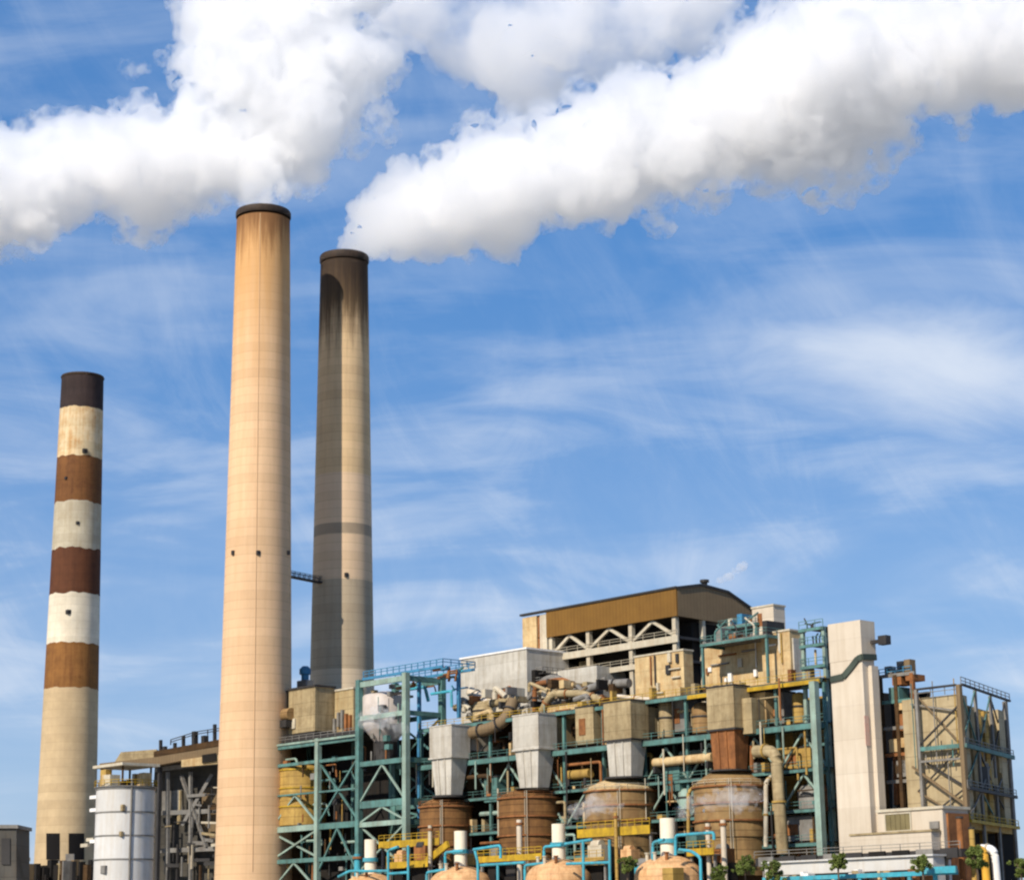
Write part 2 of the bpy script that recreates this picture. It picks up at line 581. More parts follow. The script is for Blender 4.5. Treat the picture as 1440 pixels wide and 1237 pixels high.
# the banded one, far left
D1 = 560
pts, pr1 = chimney_profile(D1, [(530, 115.2, 29), (970, 100.5, 38), (1160, 94, 41.5)], 0)
u1, v1 = axis_of(pts)
zt1 = pr1[0][1]
r_at1 = lambda z: pr1[0][0] + (pr1[-1][0] - pr1[0][0]) * (z - pr1[0][1]) / (pr1[-1][1] - pr1[0][1])
z1 = lambda py: W(105, py, D1).z
bk = lambda nm, c, d, a: mat(nm, c, 0.16, d, min(1, a * 1.25), 0.14, 0.5, 0.85, seams=(2.2, None, 0.15))
bm = [bk('beige_shaft', (0.50, 0.375, 0.22), (0.40, 0.29, 0.16), .4), bk('rust_band', (0.235, 0.105, 0.028), (0.12, 0.045, 0.015), .8),
      bk('cream_band', (0.66, 0.59, 0.46), (0.42, 0.33, 0.2), .35), bk('dark_brown_band', (0.105, 0.038, 0.016), (0.05, 0.018, 0.01), .7),
      bk('pale_grey_band', (0.44, 0.39, 0.29), (0.30, 0.23, 0.13), .55), bk('brown_band', (0.165, 0.07, 0.022), (0.07, 0.025, 0.012), .7),
      bk('stained_band', (0.62, 0.50, 0.31), (0.42, 0.19, 0.035), .85), bk('sooty_band', (0.040, 0.026, 0.024), (0.016, 0.011, 0.011), .7)]
t1 = thing('chimney', 'chimney painted in brown and cream bands with a black top', 'chimney', (u1, v1, 0))
zs = [0] + [z1(y) for y in (970, 907, 838, 775, 710, 646, 578)] + [zt1]
MB().lathe(u1, v1, [(r_at1(z), z) for z in zs], 64, [0, 1, 2, 3, 4, 5, 6, 7], cap1=False).build('shaft', bm, t1, True)
for i, vtx in enumerate(C.objects[-1].data.vertices):
    if 64 <= i < 64 * 8:
        vtx.co.z += .55 * noise.noise(Vector((vtx.co.x * .45, vtx.co.y * .45, vtx.co.z))) + .25 * noise.noise(Vector((vtx.co.x * 1.6, vtx.co.y * 1.6, vtx.co.z)))
MB().lathe(u1, v1, [(r_at1(zt1) + .06, zt1 - .8), (r_at1(zt1) + .25, zt1 - .4), (r_at1(zt1) + .1, zt1), (r_at1(zt1) - 1, zt1), (r_at1(zt1) - 1.1, zt1 - 5)], 64, cap0=False, cap1=False).build('rim', soot_m, t1, True)
for (px, pw) in ((74.5, 19), (107.5, 22)):
    mb = MB()
    yt, yb = 1171, 1208
    for k in range(6):
        pa = on_shaft(px - pw / 2 + pw * k / 6, yt, u1, v1, r_at1, D1, .08)
        pb = on_shaft(px - pw / 2 + pw * (k + 1) / 6, yt, u1, v1, r_at1, D1, .08)
        pc = on_shaft(px - pw / 2 + pw * k / 6, yb, u1, v1, r_at1, D1, .08)
        pd = on_shaft(px - pw / 2 + pw * (k + 1) / 6, yb, u1, v1, r_at1, D1, .08)
        mb.poly([pc, pd, pb, pa], [(0, 1, 2, 3)])
    mb.build('breeching_opening', mat('black_void', (0.006, 0.005, 0.005), 0.1, rough=.95), t1)
for (px, py, s) in ((96, 860, .55), (119, 634, .6), (109, 735, .4), (93, 672, .35)):  # dark boxes; the one in the stained band stands for a soot stain
    q = on_shaft(px, py, u1, v1, r_at1, D1, .05)
    MB().box(q.x - s, q.x + s, q.y - s, q.y + s, q.z - s, q.z + s).build('dark_mark', dark_m, t1)
# ------------------------------------------------------------------ plant materials
teal = mat('teal_steel', (0.085, 0.19, 0.172), 0.35, (0.055, 0.04, 0.025), 0.7, 0.3, 0.5, 0.6)
pale_teal = mat('pale_green_steel', (0.24, 0.335, 0.28), 0.25, (0.16, 0.10, 0.05), 0.5, 0.3, 0.6, 0.6)
turq = mat('turquoise_paint', (0.05, 0.33, 0.42), 0.3, (0.12, 0.11, 0.07), 0.6, 0.5, 0.5, 0.5)
blue_m = mat('blue_steel', (0.05, 0.20, 0.34), 0.25, (0.05, 0.05, 0.05), 0.4, 0.5, 0.5, 0.5)
yellow = mat('yellow_paint', (0.46, 0.29, 0.02), 0.3, (0.13, 0.075, 0.02), 0.85, 0.4, 0.5, 0.6)
ochre = mat('ochre_cladding', (0.42, 0.27, 0.07), 0.2, (0.14, 0.07, 0.02), 0.7, 0.25, 0.6, 0.7, seams=(1.6, None, 0.5))
beige = mat('beige_cladding', (0.44, 0.34, 0.18), 0.2, (0.24, 0.13, 0.04), 0.8, 0.22, 0.6, 0.7, seams=(2.4, 1.5, 0.45))
sand = mat('sand_cladding', (0.56, 0.42, 0.22), 0.2, (0.34, 0.165, 0.045), 0.9, 0.35, 0.55, 0.7, seams=(3.0, 1.2, 0.22))
tan_duct = mat('tan_duct', (0.37, 0.29, 0.16), 0.22, (0.15, 0.095, 0.04), 0.8, 0.4, 0.6, 0.7, seams=(2.6, None, 0.35))
white_duct = mat('white_duct', (0.50, 0.47, 0.405), 0.14, (0.28, 0.23, 0.16), 0.75, 0.35, 0.65, 0.6, seams=(3.6, None, 0.14))
rust_m = mat('rust_plate', (0.26, 0.105, 0.035), 0.35, (0.08, 0.03, 0.015), 0.8, 0.5, 0.5, 0.85)
rusty_tank = mat('rusty_tank', (0.20, 0.098, 0.032), 0.35, (0.11, 0.05, 0.02), 0.85, 0.35, 0.55, 0.8, seams=(1.3, None, 0.65))
tan_tank = mat('tan_tank', (0.28, 0.18, 0.075), 0.3, (0.20, 0.10, 0.04), 0.75, 0.35, 0.6, 0.8, seams=(1.5, None, 0.6))
brown_fascia = mat('brown_fascia', (0.185, 0.094, 0.018), 0.12, (0.13, 0.06, 0.012), 0.5, 0.2, 0.6, 0.6, seams=(50, 0.9, 0.3))
grey_brown = mat('grey_brown_cladding', (0.20, 0.14, 0.075), 0.12, (0.17, 0.11, 0.06), 0.5, 0.3, 0.6, 0.7, seams=(50, 0.9, 0.3))
cream = mat('cream_concrete', (0.60, 0.52, 0.41), 0.07, (0.46, 0.37, 0.26), 0.6, 0.12, 0.7, 0.85, seams=(5.0, None, 0.12))
white_m = mat('white_paint', (0.78, 0.76, 0.72), 0.06, (0.5, 0.44, 0.36), 0.4, 0.3, 0.6, 0.5)
grey_m = mat('grey_steel', (0.20, 0.19, 0.17), 0.3, (0.09, 0.06, 0.04), 0.6, 0.4, 0.5, 0.6)
pale_steel = mat('pale_steel', (0.50, 0.45, 0.34), 0.15, (0.30, 0.17, 0.07), 0.5, 0.4, 0.6, 0.6)
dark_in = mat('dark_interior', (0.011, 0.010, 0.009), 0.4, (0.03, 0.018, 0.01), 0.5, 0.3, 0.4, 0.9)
brown_in = mat('brown_casing', (0.075, 0.04, 0.015), 0.35, (0.03, 0.02, 0.012), 0.8, 0.3, 0.5, 0.85, seams=(2.5, 2.5, 0.6))
salmon = mat('salmon_dome', (0.68, 0.41, 0.20), 0.16, (0.36, 0.16, 0.055), 0.9, 0.6, 0.6, 0.6, seams=(1.1, 2.6, 0.3))
silver = mat('silver_lagging', (0.50, 0.44, 0.40), 0.15, (0.40, 0.33, 0.22), 0.5, 0.5, 0.5, 0.45)
white_silo = mat('white_silo_plate', (0.60, 0.59, 0.56), 0.06, (0.45, 0.36, 0.24), 0.45, 0.3, 0.75, 0.55, seams=(4.2, None, 0.75))

# ------------------------------------------------------------------ boiler house on top
HV = 34
uL, uR = F(735, 868, HV).x, F(951, 830, HV).x
zT, zB = F(951, 830, HV).z, F(951, 866, HV).z
sec = [G(px, py, uR) for px, py in ((951, 830), (985, 826), (1022, 836), (1056, 860))]
vB = sec[-1].y
house = thing('boiler_house', 'brown roofed boiler house with open steel sides, highest building of the plant', 'building', ((uL + uR) / 2, HV + 8, 0))
# roof: a low folded deck with a deep fascia all round
prof = [(p.y, p.z) for p in sec]
rf = MB()
top = [(uL, v, z) for v, z in prof] + [(uR, v, z) for v, z in prof]
k = len(prof)
faces = [(i, i + 1, k + i + 1, k + i) for i in range(k - 1)]
faces = [tuple(reversed(f)) for f in faces]
low = [(uL, prof[0][0], zB + .4), (uL, prof[-1][0], prof[-1][1] - 3), (uR, prof[0][0], zB + .4), (uR, prof[-1][0], prof[-1][1] - 3)]
rf.poly(top + low, faces + [(2 * k, 2 * k + 2, 2 * k + 3, 2 * k + 1)])
roof_dark = mat('roof_sheet', (0.07, 0.055, 0.04), 0.2)
rf.build('roof', roof_dark, house)
fs = MB().box(F(770, 890, HV).x, uR + .25, HV - .35, HV, zB, zT + .35)
fs.build('fascia', brown_fascia, house)
ge = MB()
gv = [(HV, zB)] + [(v, z + .3) for v, z in prof] + [(vB, prof[-1][1] - 3.2)]
zmid = zB - (zB - (prof[-1][1] - 3.2)) * .5
pts_ = [(uR, v, z) for v, z in gv] + [(uR + .3, v, z) for v, z in gv]
n_ = len(gv)
ge.poly(pts_, [tuple(range(n_)), tuple(reversed(range(n_, 2 * n_)))] + [(i, n_ + i, n_ + (i + 1) % n_, (i + 1) % n_) for i in range(n_)])
ge.build('gable_end', grey_brown, house)
# roof coping line
cpg = MB()
cpg.box(uL - .3, uR + .4, HV - .6, HV + .3, zT + .35, zT + .75)
for (a, b) in zip(prof, prof[1:]):
    cpg.beam((uR + .2, a[0], a[1] + .5), (uR + .2, b[0], b[1] + .5), .7, .5)
cpg.build('roof_edge', dark_m, house)
# left end wall, with a brown strip
uE = F(768, 880, HV).x
zLow = F(951, 1010, HV).z
MB().box(uL, F(755, 880, HV).x, HV - .1, HV + 14, zLow, zT - .05).build('end_wall', sand, house)
MB().box(F(755, 880, HV).x + .01, F(760, 880, HV).x, HV + .3, HV + 13, zLow, zT - .1).build('wall_strip', rust_m, house)
MB().box(F(760, 880, HV).x + .01, F(769.5, 880, HV).x, HV - .2, HV + 13, zLow, zT - .1).build('end_column', pale_steel, house)
# open side: columns, diagonals, floor beams, a dark hall behind
zF1 = F(951, 893, HV).z
zF2 = F(951, 925, HV).z
colx = [uE + (uR - .5 - uE) * t for t in (0.03, .33, .66, .985)]
for x in colx:
    MB().box(x - .45, x + .45, HV + .1, HV + 1.0, zLow, zB).build('column', pale_steel, house)
for a, b in zip(colx, colx[1:]):
    m_ = (a + b) / 2
    mb = MB()
    mb.beam((a, HV + .5, zF1), (m_, HV + .5, zB - .2), .55)
    mb.beam((b, HV + .5, zF1), (m_, HV + .5, zB - .2), .55)
    mb.build('brace', pale_steel, house)
for z, t in ((zF1, 1.3), (zF2, 1.0)):
    MB().box(uE, uR + .2, HV - .3, HV + .05, z - t, z).build('floor_beam', pale_steel, house)
    MB().box(uE, uR, HV + .06, HV + 13, z - .6, z - .1).build('floor_deck', dark_m, house)
    MB().rail([(uE, HV - .1, z), (uR, HV - .1, z)], 1.1, 3).build('railing', pale_steel, house)
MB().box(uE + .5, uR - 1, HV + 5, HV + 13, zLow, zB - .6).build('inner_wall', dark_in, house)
# things seen in the dark hall
rnd = random.Random(4)
for i in range(9):
    x = uE + 2 + (uR - uE - 4) * rnd.random()
    z = rnd.choice([zF1, zF2, zF2 - 5])
    w, h = rnd.uniform(.7, 2), rnd.uniform(1.2, 2.6)
    MB().box(x - w, x + w, HV + 2.6, HV + 4.6, z, z + h).build('equipment_box', rnd.choice([rust_m, grey_m, tan_duct, brown_in]), house)
# right flank below the gable: open with columns
for t in (.35, .7, 1):
    v = HV + (vB - HV) * t
    MB().box(uR - .9, uR, v - .4, v + .4, zLow, prof[-1][1] - 2.8).build('column', pale_steel, house)
# small vent cap on the ridge
q = G(991, 826, uR - 3)
ve = MB().lathe(q.x, q.y, [(.55, q.z - .3), (.55, q.z + 1.0), (.9, q.z + 1.0), (.9, q.z + 1.5)], 14)
ve.build('roof_vent', dark_m, house)

# ------------------------------------------------------------------ pale blockhouse left of it
PV = 24
u0, u1, v0, v1, zb, zt = bx3(648, 741, 800, 912, 985, PV)
pent = thing('penthouse', 'white windowless blockhouse beside the boiler house, above the grey ducts', 'building', ((u0 + u1) / 2, PV + 4, zb - 10))
MB().box(u0, u1, PV, v1, zb - 10, zt).build('wall', white_duct, pent)
MB().box(u0 - .2, u1 + .2, PV - .2, v1 + .2, zt + .003, zt + .35).build('roof', white_m, pent)
u2a, z2a = F(838, 940, PV + 6).x, F(838, 935, PV + 6).z
MB().box(u1 + .4, u2a, PV + 6.2, PV + 14, zb - 6, z2a).build('annex', white_duct, pent)
# walkway stack with dark ducts on its right flank
mb = MB()
for i in range(3):
    zz_ = zb + 1 + i * 2.1
    mb.box(u1 + .01, u1 + 2.2, PV + .4 + i * .9, v1 - 1, zz_, zz_ + .25)
mb.build('platform', dark_m, pent)
mb = MB()
for i in range(3):
    zz_ = zb + 1.25 + i * 2.1
    mb.rail([(u1 + .3, PV + .5 + i * .9, zz_), (u1 + 2.1, PV + .5 + i * .9, zz_), (u1 + 2.1, v1 - 1.1, zz_)], 1.1, 1.4, .09)
mb.build('railing', grey_m, pent)
MB().bend([(u1 + 2.5, PV + 1, zb - 4), (u1 + 2.5, PV + 1, zb + 3.2), (u1 + 7, PV + 1, zb + 4.0), (u1 + 12, PV + 1, zb + .5)], .85).build('pipe', grey_m, pent, True)
MB().box(u1 + .02, u1 + 1.0, PV + 1.2, PV + 4.2, zb + 2.6, zb + 6).build('dark_opening', dark_in, pent)

# ------------------------------------------------------------------ boiler casing blocks with sand-coloured cladding
BV = 17


def block(name, label, cat, px0, px1, px2, pyt, pyb, v, m, base=None, cap=None):
    u0, u1, v0, v1, zb, zt = bx3(px0, px1, px2, pyt, pyb, v)
    t = thing(name, label, cat, ((u0 + u1) / 2, (v0 + v1) / 2, zb if base is None else base))
    MB().box(u0, u1, v0, max(v1, v0 + 1), zb if base is None else base, zt).build('casing', m, t)
    if cap:
        MB().box(u0 - .15, u1 + .15, v0 - .15, max(v1, v0 + 1) + .15, zt + .003, zt + .3).build('cap', cap, t)
    return t, (u0, u1, v0, v1, zb, zt)


zL4 = F(1100, 966, 10).z       # the yellow edged gallery
zL3 = F(1100, 1022, 6).z       # main teal gallery
zL2 = F(1100, 1084, 6).z
zL1 = F(1100, 1140, 6).z
zL0 = F(1100, 1187, 6).z
blA, dA = block('boiler_casing', 'sand coloured boiler casing under the open corner of the boiler house', 'casing', 893, 962, 975, 914, 985, BV, sand, cap=pale_steel)
blB, dB = block('boiler_casing', 'long sand coloured casing below the teal platform', 'casing', 990, 1076, 1085, 899, 966, BV, sand)
blC, dC = block('boiler_casing', 'tall sand casing with a pale flank, beside the open pipe tower', 'casing', 1072, 1112, 1134, 886, 966, BV - 3, sand, cap=pale_steel)
blD, dD = block('penthouse', 'small cream box on top of the sand casings', 'roof box', 1058, 1088, 1104, 851, 886, BV + 4, cream, base=dC[5] - 6, cap=pale_steel)
# roof box has a door and a side pipe
MB().box(dD[0] + 1.2, dD[0] + 2.2, dD[2] - .08, dD[2], dD[5] - 3.2, dD[5] - 1).build('door', rust_m, blD)
# details on the casings: doors, stiffeners, small pipes
rnd = random.Random(9)


def dress(t, d, n, seed, mats):
    r = random.Random(seed)
    u0, u1, v0, v1, zb, zt = d
    for i in range(n):
        kind = r.random()
        x, z = r.uniform(u0 + .5, u1 - .8), r.uniform(zb + .5, zt - 1.2)
        mm = r.choice(mats)
        if kind < .35:
            w, h = r.uniform(.4, 1.1), r.uniform(.5, 1.6)
            MB().box(x, x + w, v0 - r.uniform(.15, .6), v0 - .01, z, z + h).build('junction_box', mm, t)
        elif kind < .7:
            L = r.uniform(2, (zt - zb) * .8)
            MB().tube([(x, v0 - .25, zt - .2), (x, v0 - .25, max(zb, zt - L))], r.uniform(.09, .2), 8).build('downpipe', mm, t, True)
        else:
            L = r.uniform(2, (u1 - u0) * .6)
            xa = r.uniform(u0, u1 - L)
            MB().tube([(xa, v0 - .3, z), (xa + L, v0 - .3, z)], r.uniform(.09, .22), 8).build('pipe', mm, t, True)


dress(blA, dA, 9, 21, [pale_steel, rust_m, white_m, dark_m])
dress(blB, dB, 12, 22, [white_m, rust_m, ochre, pale_steel, grey_m])
dress(blC, dC, 7, 23, [white_m, ochre, pale_steel])
# white corner strip on the tall casing
MB().box(dC[1] + .01, dC[1] + .3, dC[2] + .5, dC[2] + 3.4, dC[4], dC[5] - 1.2).build('flank_panel', white_duct, blC)
# lower edge: rust run along the casings
for t, d in ((blA, dA), (blB, dB), (blC, dC)):
    MB().box(d[0], d[1], d[2] - .35, d[2] - .01, d[4], d[4] + .5).build('edge_beam', ochre, t)

# ------------------------------------------------------------------ platforms with pipework: generic builder
def platform(name, label, cat, u0, u1, v0, v1, z, m, deckm, thick=.45, legs=True, zleg=None, post=2.4, rail=True, rm=None):
    t = thing(name, label, cat, ((u0 + u1) / 2, (v0 + v1) / 2, zleg if zleg is not None else z - thick))
    MB().box(u0, u1, v0, v1, z - .12, z).build('deck', deckm, t)
    fr = MB()
    for v in (v0, v1):
        fr.beam((u0, v, z - thick / 2 - .13), (u1, v, z - thick / 2 - .13), .25, thick)
    for u in (u0, u1):
        fr.beam((u, v0, z - thick / 2 - .13), (u, v1, z - thick / 2 - .13), .25, thick)
    fr.build('edge_beam', m, t)
    if rail:
        MB().rail([(u0, v1, z), (u0, v0, z), (u1, v0, z), (u1, v1, z)], 1.1, post, .07).build('railing', rm or m, t)
    if zleg is not None:
        for u in (u0 + .2, u1 - .2):
            MB().box(u - .2, u + .2, v0 + .05, v0 + .45, zleg, z - thick - .13).build('leg', m, t)
    return t


ua, ub = F(985, 900, 11).x, F(1078, 900, 11).x
pf = platform('service_platform', 'teal service platform with cabinets under the gable of the boiler house', 'platform', ua, ub, 11, 19, F(1030, 898, 11).z, teal, grey_m, zleg=F(1030, 966, 11).z)
rnd = random.Random(31)
zp = F(1030, 898, 11).z
for i in range(8):
    x = ua + (ub - ua) * rnd.random() * .9
    w, h = rnd.uniform(.5, 1.5), rnd.uniform(.8, 3.2)
    MB().box(x, x + w, 12 + rnd.random() * 4, 17, zp, zp + h).build('cabinet', rnd.choice([teal, grey_m, pale_steel, rust_m, grey_m, dark_m]), pf)
for i in range(5):
    x = ua + 1 + (ub - ua - 2) * rnd.random()
    MB().bend([(x, 12.3, zp), (x, 12.3, zp + rnd.uniform(1.5, 3)), (x + rnd.uniform(-3, 3), 12.3, zp + rnd.uniform(2.5, 4))], .16, 8).build('pipe', rnd.choice([teal, teal, pale_steel, dark_m]), pf, True)
# upper small platform hugging the gable
ua2, ub2 = F(1010, 865, 20).x, F(1062, 865, 20).x
pf2 = platform('service_platform', 'upper teal gangway directly beneath the gable edge', 'platform', ua2, ub2, 20, 26, F(1035, 878, 20).z, teal, grey_m, zleg=zp)
for i in range(6):
    x = ua2 + (ub2 - ua2) * rnd.random() * .9
    MB().box(x, x + rnd.uniform(.5, 1.4), 22, 25, F(1035, 878, 20).z, F(1035, 878, 20).z + rnd.uniform(.8, 2.4)).build('cabinet', rnd.choice([teal, rust_m, pale_steel, blue_m]), pf2)

# ------------------------------------------------------------------ main teal frame behind the vessels
sf = thing('gallery_structure', 'long teal steel frame of galleries behind the four rusty vessels', 'steel frame', (F(880, 1100, 6).x, 10, 0))
UA, UB = F(592, 1100, 6).x, F(1164, 1100, 6).x
cols_u = [UA + (UB - UA) * i / 10 for i in range(11)]
ZT_ = zL4
for x in cols_u:
    MB().box(x - .24, x + .24, 6, 6.5, 0, ZT_ - .6).build('column', teal, sf)
for x in cols_u[::2]:
    MB().box(x - .3, x + .3, 13.4, 14, 0, ZT_ - .6).build('column', teal, sf)
for z, v0_, thick in ((zL4, 5.4, .6), (zL3, 4.6, .85), (zL2, 5.4, .45), (zL1, 5.4, .45), (zL0, 5.2, .5)):
    MB().box(UA, UB, v0_, 5.95, z - thick, z).build('beam', teal, sf)
    MB().box(UA, UB, v0_, 14.5, z + .004, z + .12).build('deck', dark_m, sf)
    MB().rail([(UA, v0_ + .1, z + .12), (UB, v0_ + .1, z + .12)], 1.1, 2.6, .06).build('railing', yellow if z == zL4 else teal, sf)
MB().box(F(965, 966, 5).x, UB, 5.1, 5.38, zL4 - .75, zL4 - .1).build('toe_plate', yellow, sf)
for a, b in zip(cols_u, cols_u[1:]):
    m_ = (a + b) / 2
    mb = MB()
    for zlo, zhi in ((zL2, zL3 - 1.3), (zL1, zL2 - .7)):
        if rnd.random() < .75:
            mb.beam((a, 6.3, zlo), (m_, 6.3, zhi), .3); mb.beam((b, 6.3, zlo), (m_, 6.3, zhi), .3)
    if mb.v: mb.build('brace', pale_teal, sf)
# boiler walls behind the galleries
wl_ = thing('boiler_wall', 'dark brown boiler wall deep behind the teal galleries', 'wall', (F(880, 1100, 15).x, 16, 0))
nseg = 14
r5 = random.Random(77)
for i in range(nseg):
    a = UA + (UB - UA) * i / nseg; b = UA + (UB - UA) * (i + 1) / nseg
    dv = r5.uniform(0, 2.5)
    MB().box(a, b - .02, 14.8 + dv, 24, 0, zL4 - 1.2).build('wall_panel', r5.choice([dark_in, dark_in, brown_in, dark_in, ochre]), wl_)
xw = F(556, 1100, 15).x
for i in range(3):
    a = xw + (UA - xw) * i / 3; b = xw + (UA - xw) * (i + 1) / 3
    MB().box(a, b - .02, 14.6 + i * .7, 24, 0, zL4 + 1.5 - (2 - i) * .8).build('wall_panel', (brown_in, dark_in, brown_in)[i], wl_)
# hoppers, boxes and pipes standing on the galleries, each a thing of its own
lab = iter(['{} on the {} gallery {}'])
spots = [  # px, py(centre), w px, h px, v, kind, material, label
    (822, 1020, 24, 52, 5, 'box', tan_duct, 'tan duct box between the second and third duct heads'),
    (800, 1000, 60, 20, 9, 'box', sand, 'flat sand coloured duct running behind the second duct head'),
    (930, 1010, 14, 52, 7, 'tank', tan_duct, 'narrow tan vertical drum right of the third duct head'),
    (955, 1005, 18, 46, 9, 'box', grey_m, 'tall grey panel box between third and fourth duct heads'),
    (978, 1008, 22, 44, 7, 'tank', tan_tank, 'tan drum close against the fourth duct head'),
    (958, 1068, 82, 13, 4.3, 'hduct', sand, 'sand coloured horizontal duct between the third and fourth necks'),
    (1066, 995, 20, 42, 7, 'box', sand, 'sand coloured box right of the fourth duct head'),
    (1090, 996, 22, 44, 9, 'box', grey_m, 'dark grey cabinet on the upper gallery near the open tower'),
    (1118, 994, 14, 44, 8, 'tank', ochre, 'ochre standpipe drum on the upper gallery near the open tower'),
    (1118, 1066, 46, 28, 7, 'box', ochre, 'ochre cladding box just behind the tan elbow pipe'),
    (945, 1095, 20, 34, 5.6, 'box', teal, 'small teal cabinet between the third and fourth vessels'),
    (958, 1122, 18, 30, 5.6, 'tank', pale_teal, 'small pale green drum between the third and fourth vessels'),
    (812, 1088, 30, 14, 5.6, 'hduct', ochre, 'short ochre pipe between the second and third vessels'),
    (690, 1110, 18, 34, 5.6, 'box', teal, 'teal cabinet between the first and second vessels'),
    (1130, 1120, 34, 40, 7, 'tank', grey_m, 'grey drum low beside the pale column'),
    (1120, 1165, 44, 34, 6.8, 'box', grey_m, 'grey machine housing low beside the tower foot'),
    (700, 985, 30, 30, 12, 'box', pale_steel, 'pale machine box below the white blockhouse'),
    (668, 1000, 26, 26, 10, 'tank', tan_duct, 'squat tan drum right of the teal tower'),
]
for px, py, w, h, v, kind, m_, lb in spots:
    a, b = F(px - w / 2, py + h / 2, v), F(px + w / 2, py - h / 2, v)
    zc0, zc1 = F(px, py + h / 2, v).z, F(px, py - h / 2, v).z
    ww = b.x - a.x
    if kind == 'box':
        t = thing('equipment_box', lb, 'box', ((a.x + b.x) / 2, v + 1.5, zc0))
        MB().box(a.x, b.x, v, v + 3, zc0, zc1).build('housing', m_, t)
        MB().box(a.x - .1, b.x + .1, v - .1, v + 3.1, zc1 + .003, zc1 + .25).build('lid', dark_m, t)
        if ww > 1.6:
            MB().box(a.x + ww * .2, a.x + ww * .55, v - .12, v - .003, zc0 + (zc1 - zc0) * .25, zc0 + (zc1 - zc0) * .7).build('hatch', rust_m, t)
    elif kind == 'tank':
        t = thing('drum', lb, 'drum', ((a.x + b.x) / 2, v + ww / 2, zc0))
        r_ = ww / 2
        MB().lathe((a.x + b.x) / 2, v + r_, [(r_, zc0), (r_, zc1 - r_ * .5), (r_ * .75, zc1 - r_ * .15), (r_ * .2, zc1)], 20).build('shell', m_, t, True)
        MB().lathe((a.x + b.x) / 2, v + r_, [(r_ + .12, zc0 + (zc1 - zc0) * .5), (r_ + .12, zc0 + (zc1 - zc0) * .5 + .3)], 20).build('ring', dark_m, t)
    else:
        t = thing('horizontal_duct', lb, 'duct', ((a.x + b.x) / 2, v, zc0))
        MB().tube([(a.x, v + .6, (zc0 + zc1) / 2), (b.x, v + .6, (zc0 + zc1) / 2)], (zc1 - zc0) / 2, 14).build('casing', m_, t, True)
        MB().box(a.x + .4, a.x + .9, v - .3, v + 1.5, zc0 - 1.0, zc0 + .1).build('saddle', dark_m, t)
        MB().box(b.x - .9, b.x - .4, v - .3, v + 1.5, zc0 - 1.0, zc0 + .1).build('saddle', dark_m, t)

# random runs of pipes in front of the boiler wall, part of the frame they hang on
r6 = random.Random(15)
for i in range(96):
    a = UA + (UB - UA) * r6.random()
    zlev = r6.choice([zL3, zL2, zL2, zL1, zL1, zL0, zL4])
    L = r6.uniform(3, 9)
    vv = r6.uniform(5.0, 9.5)
    rr = r6.choice([.12, .18, .25, .4])
    z = zlev - r6.uniform(.8, 3.8)
    m_ = r6.choice([teal, ochre, ochre, rust_m, sand, pale_teal, brown_in, tan_duct])
    if r6.random() < .6:
        pth = [(a, vv, z), (min(UB, a + L), vv, z), (min(UB, a + L), vv, z - r6.uniform(2, 6))]
    else:
        pth = [(a, vv, z), (a, vv, z - r6.uniform(3, 7))]
    MB().bend(pth, rr, 8).build('pipe', m_, sf, True)
for i in range(70):
    # thin lattice of risers and hangers before the galleries
    a = UA + (UB - UA) * r6.random()
    vv = r6.uniform(3.9, 5.0)
    z1_ = r6.choice([zL4, zL3, zL3, zL2, zL1]) - r6.uniform(-1.5, 2)
    MB().tube([(a, vv, z1_), (a, vv, z1_ - r6.uniform(2.5, 10))], r6.choice([.06, .08, .1, .16]), 6).build('riser', r6.choice([teal, pale_teal, tan_duct, ochre, dark_m, dark_m, rust_m, pale_steel]), sf, True)
for i in range(95):
    a = UA + (UB - UA) * r6.random()
    zlev = r6.choice([zL4, zL3, zL3, zL2, zL2, zL1, zL1, zL0])
    w, h = r6.uniform(.3, 1.3), r6.uniform(.5, 2.6)
    vv = r6.uniform(5.6, 11)
    MB().box(a, min(UB, a + w), vv, vv + 1.2, zlev + .13, zlev + .13 + h).build('cabinet', r6.choice([tan_duct, ochre, ochre, grey_m, rust_m, rust_m, brown_in, tan_duct, sand, dark_m, sand]), sf)

# ------------------------------------------------------------------ four vessels with their duct heads
LBL = [('leftmost vessel with rusty shell and white duct neck', 'first', white_duct, white_duct, rusty_tank),
       ('rusty vessel whose white duct head elbows right', 'second', white_duct, white_duct, rusty_tank),
       ('tan vessel with a cream cone roof below a beige duct head', 'third', tan_duct, white_duct, tan_tank),
       ('large vessel with a rust red neck under a tan duct head', 'fourth', tan_duct, rust_m, tan_tank)]
VES = [  # cx, half px, roof top py, shell top py, bottom py, duct (px0,px1,px2,pyt,pyb), neck (px0, px1, px2, pyb)
    (627, 37, 1122, 1134, 1215, (604, 635, 661, 1019, 1062), (612, 634, 650, 1119)),
    (745, 44, 1110, 1122, 1200, (721, 757, 783, 1003, 1050), (730, 756, 772, 1109)),
    (874, 51, 1096, 1112, 1176, (849, 887, 912, 984, 1037), (856, 887, 903, 1093)),
    (1028, 53, 1085, 1106, 1178, (994, 1032, 1055, 963, 1022), (1002, 1034, 1050, 1083)),
]
vdata = []
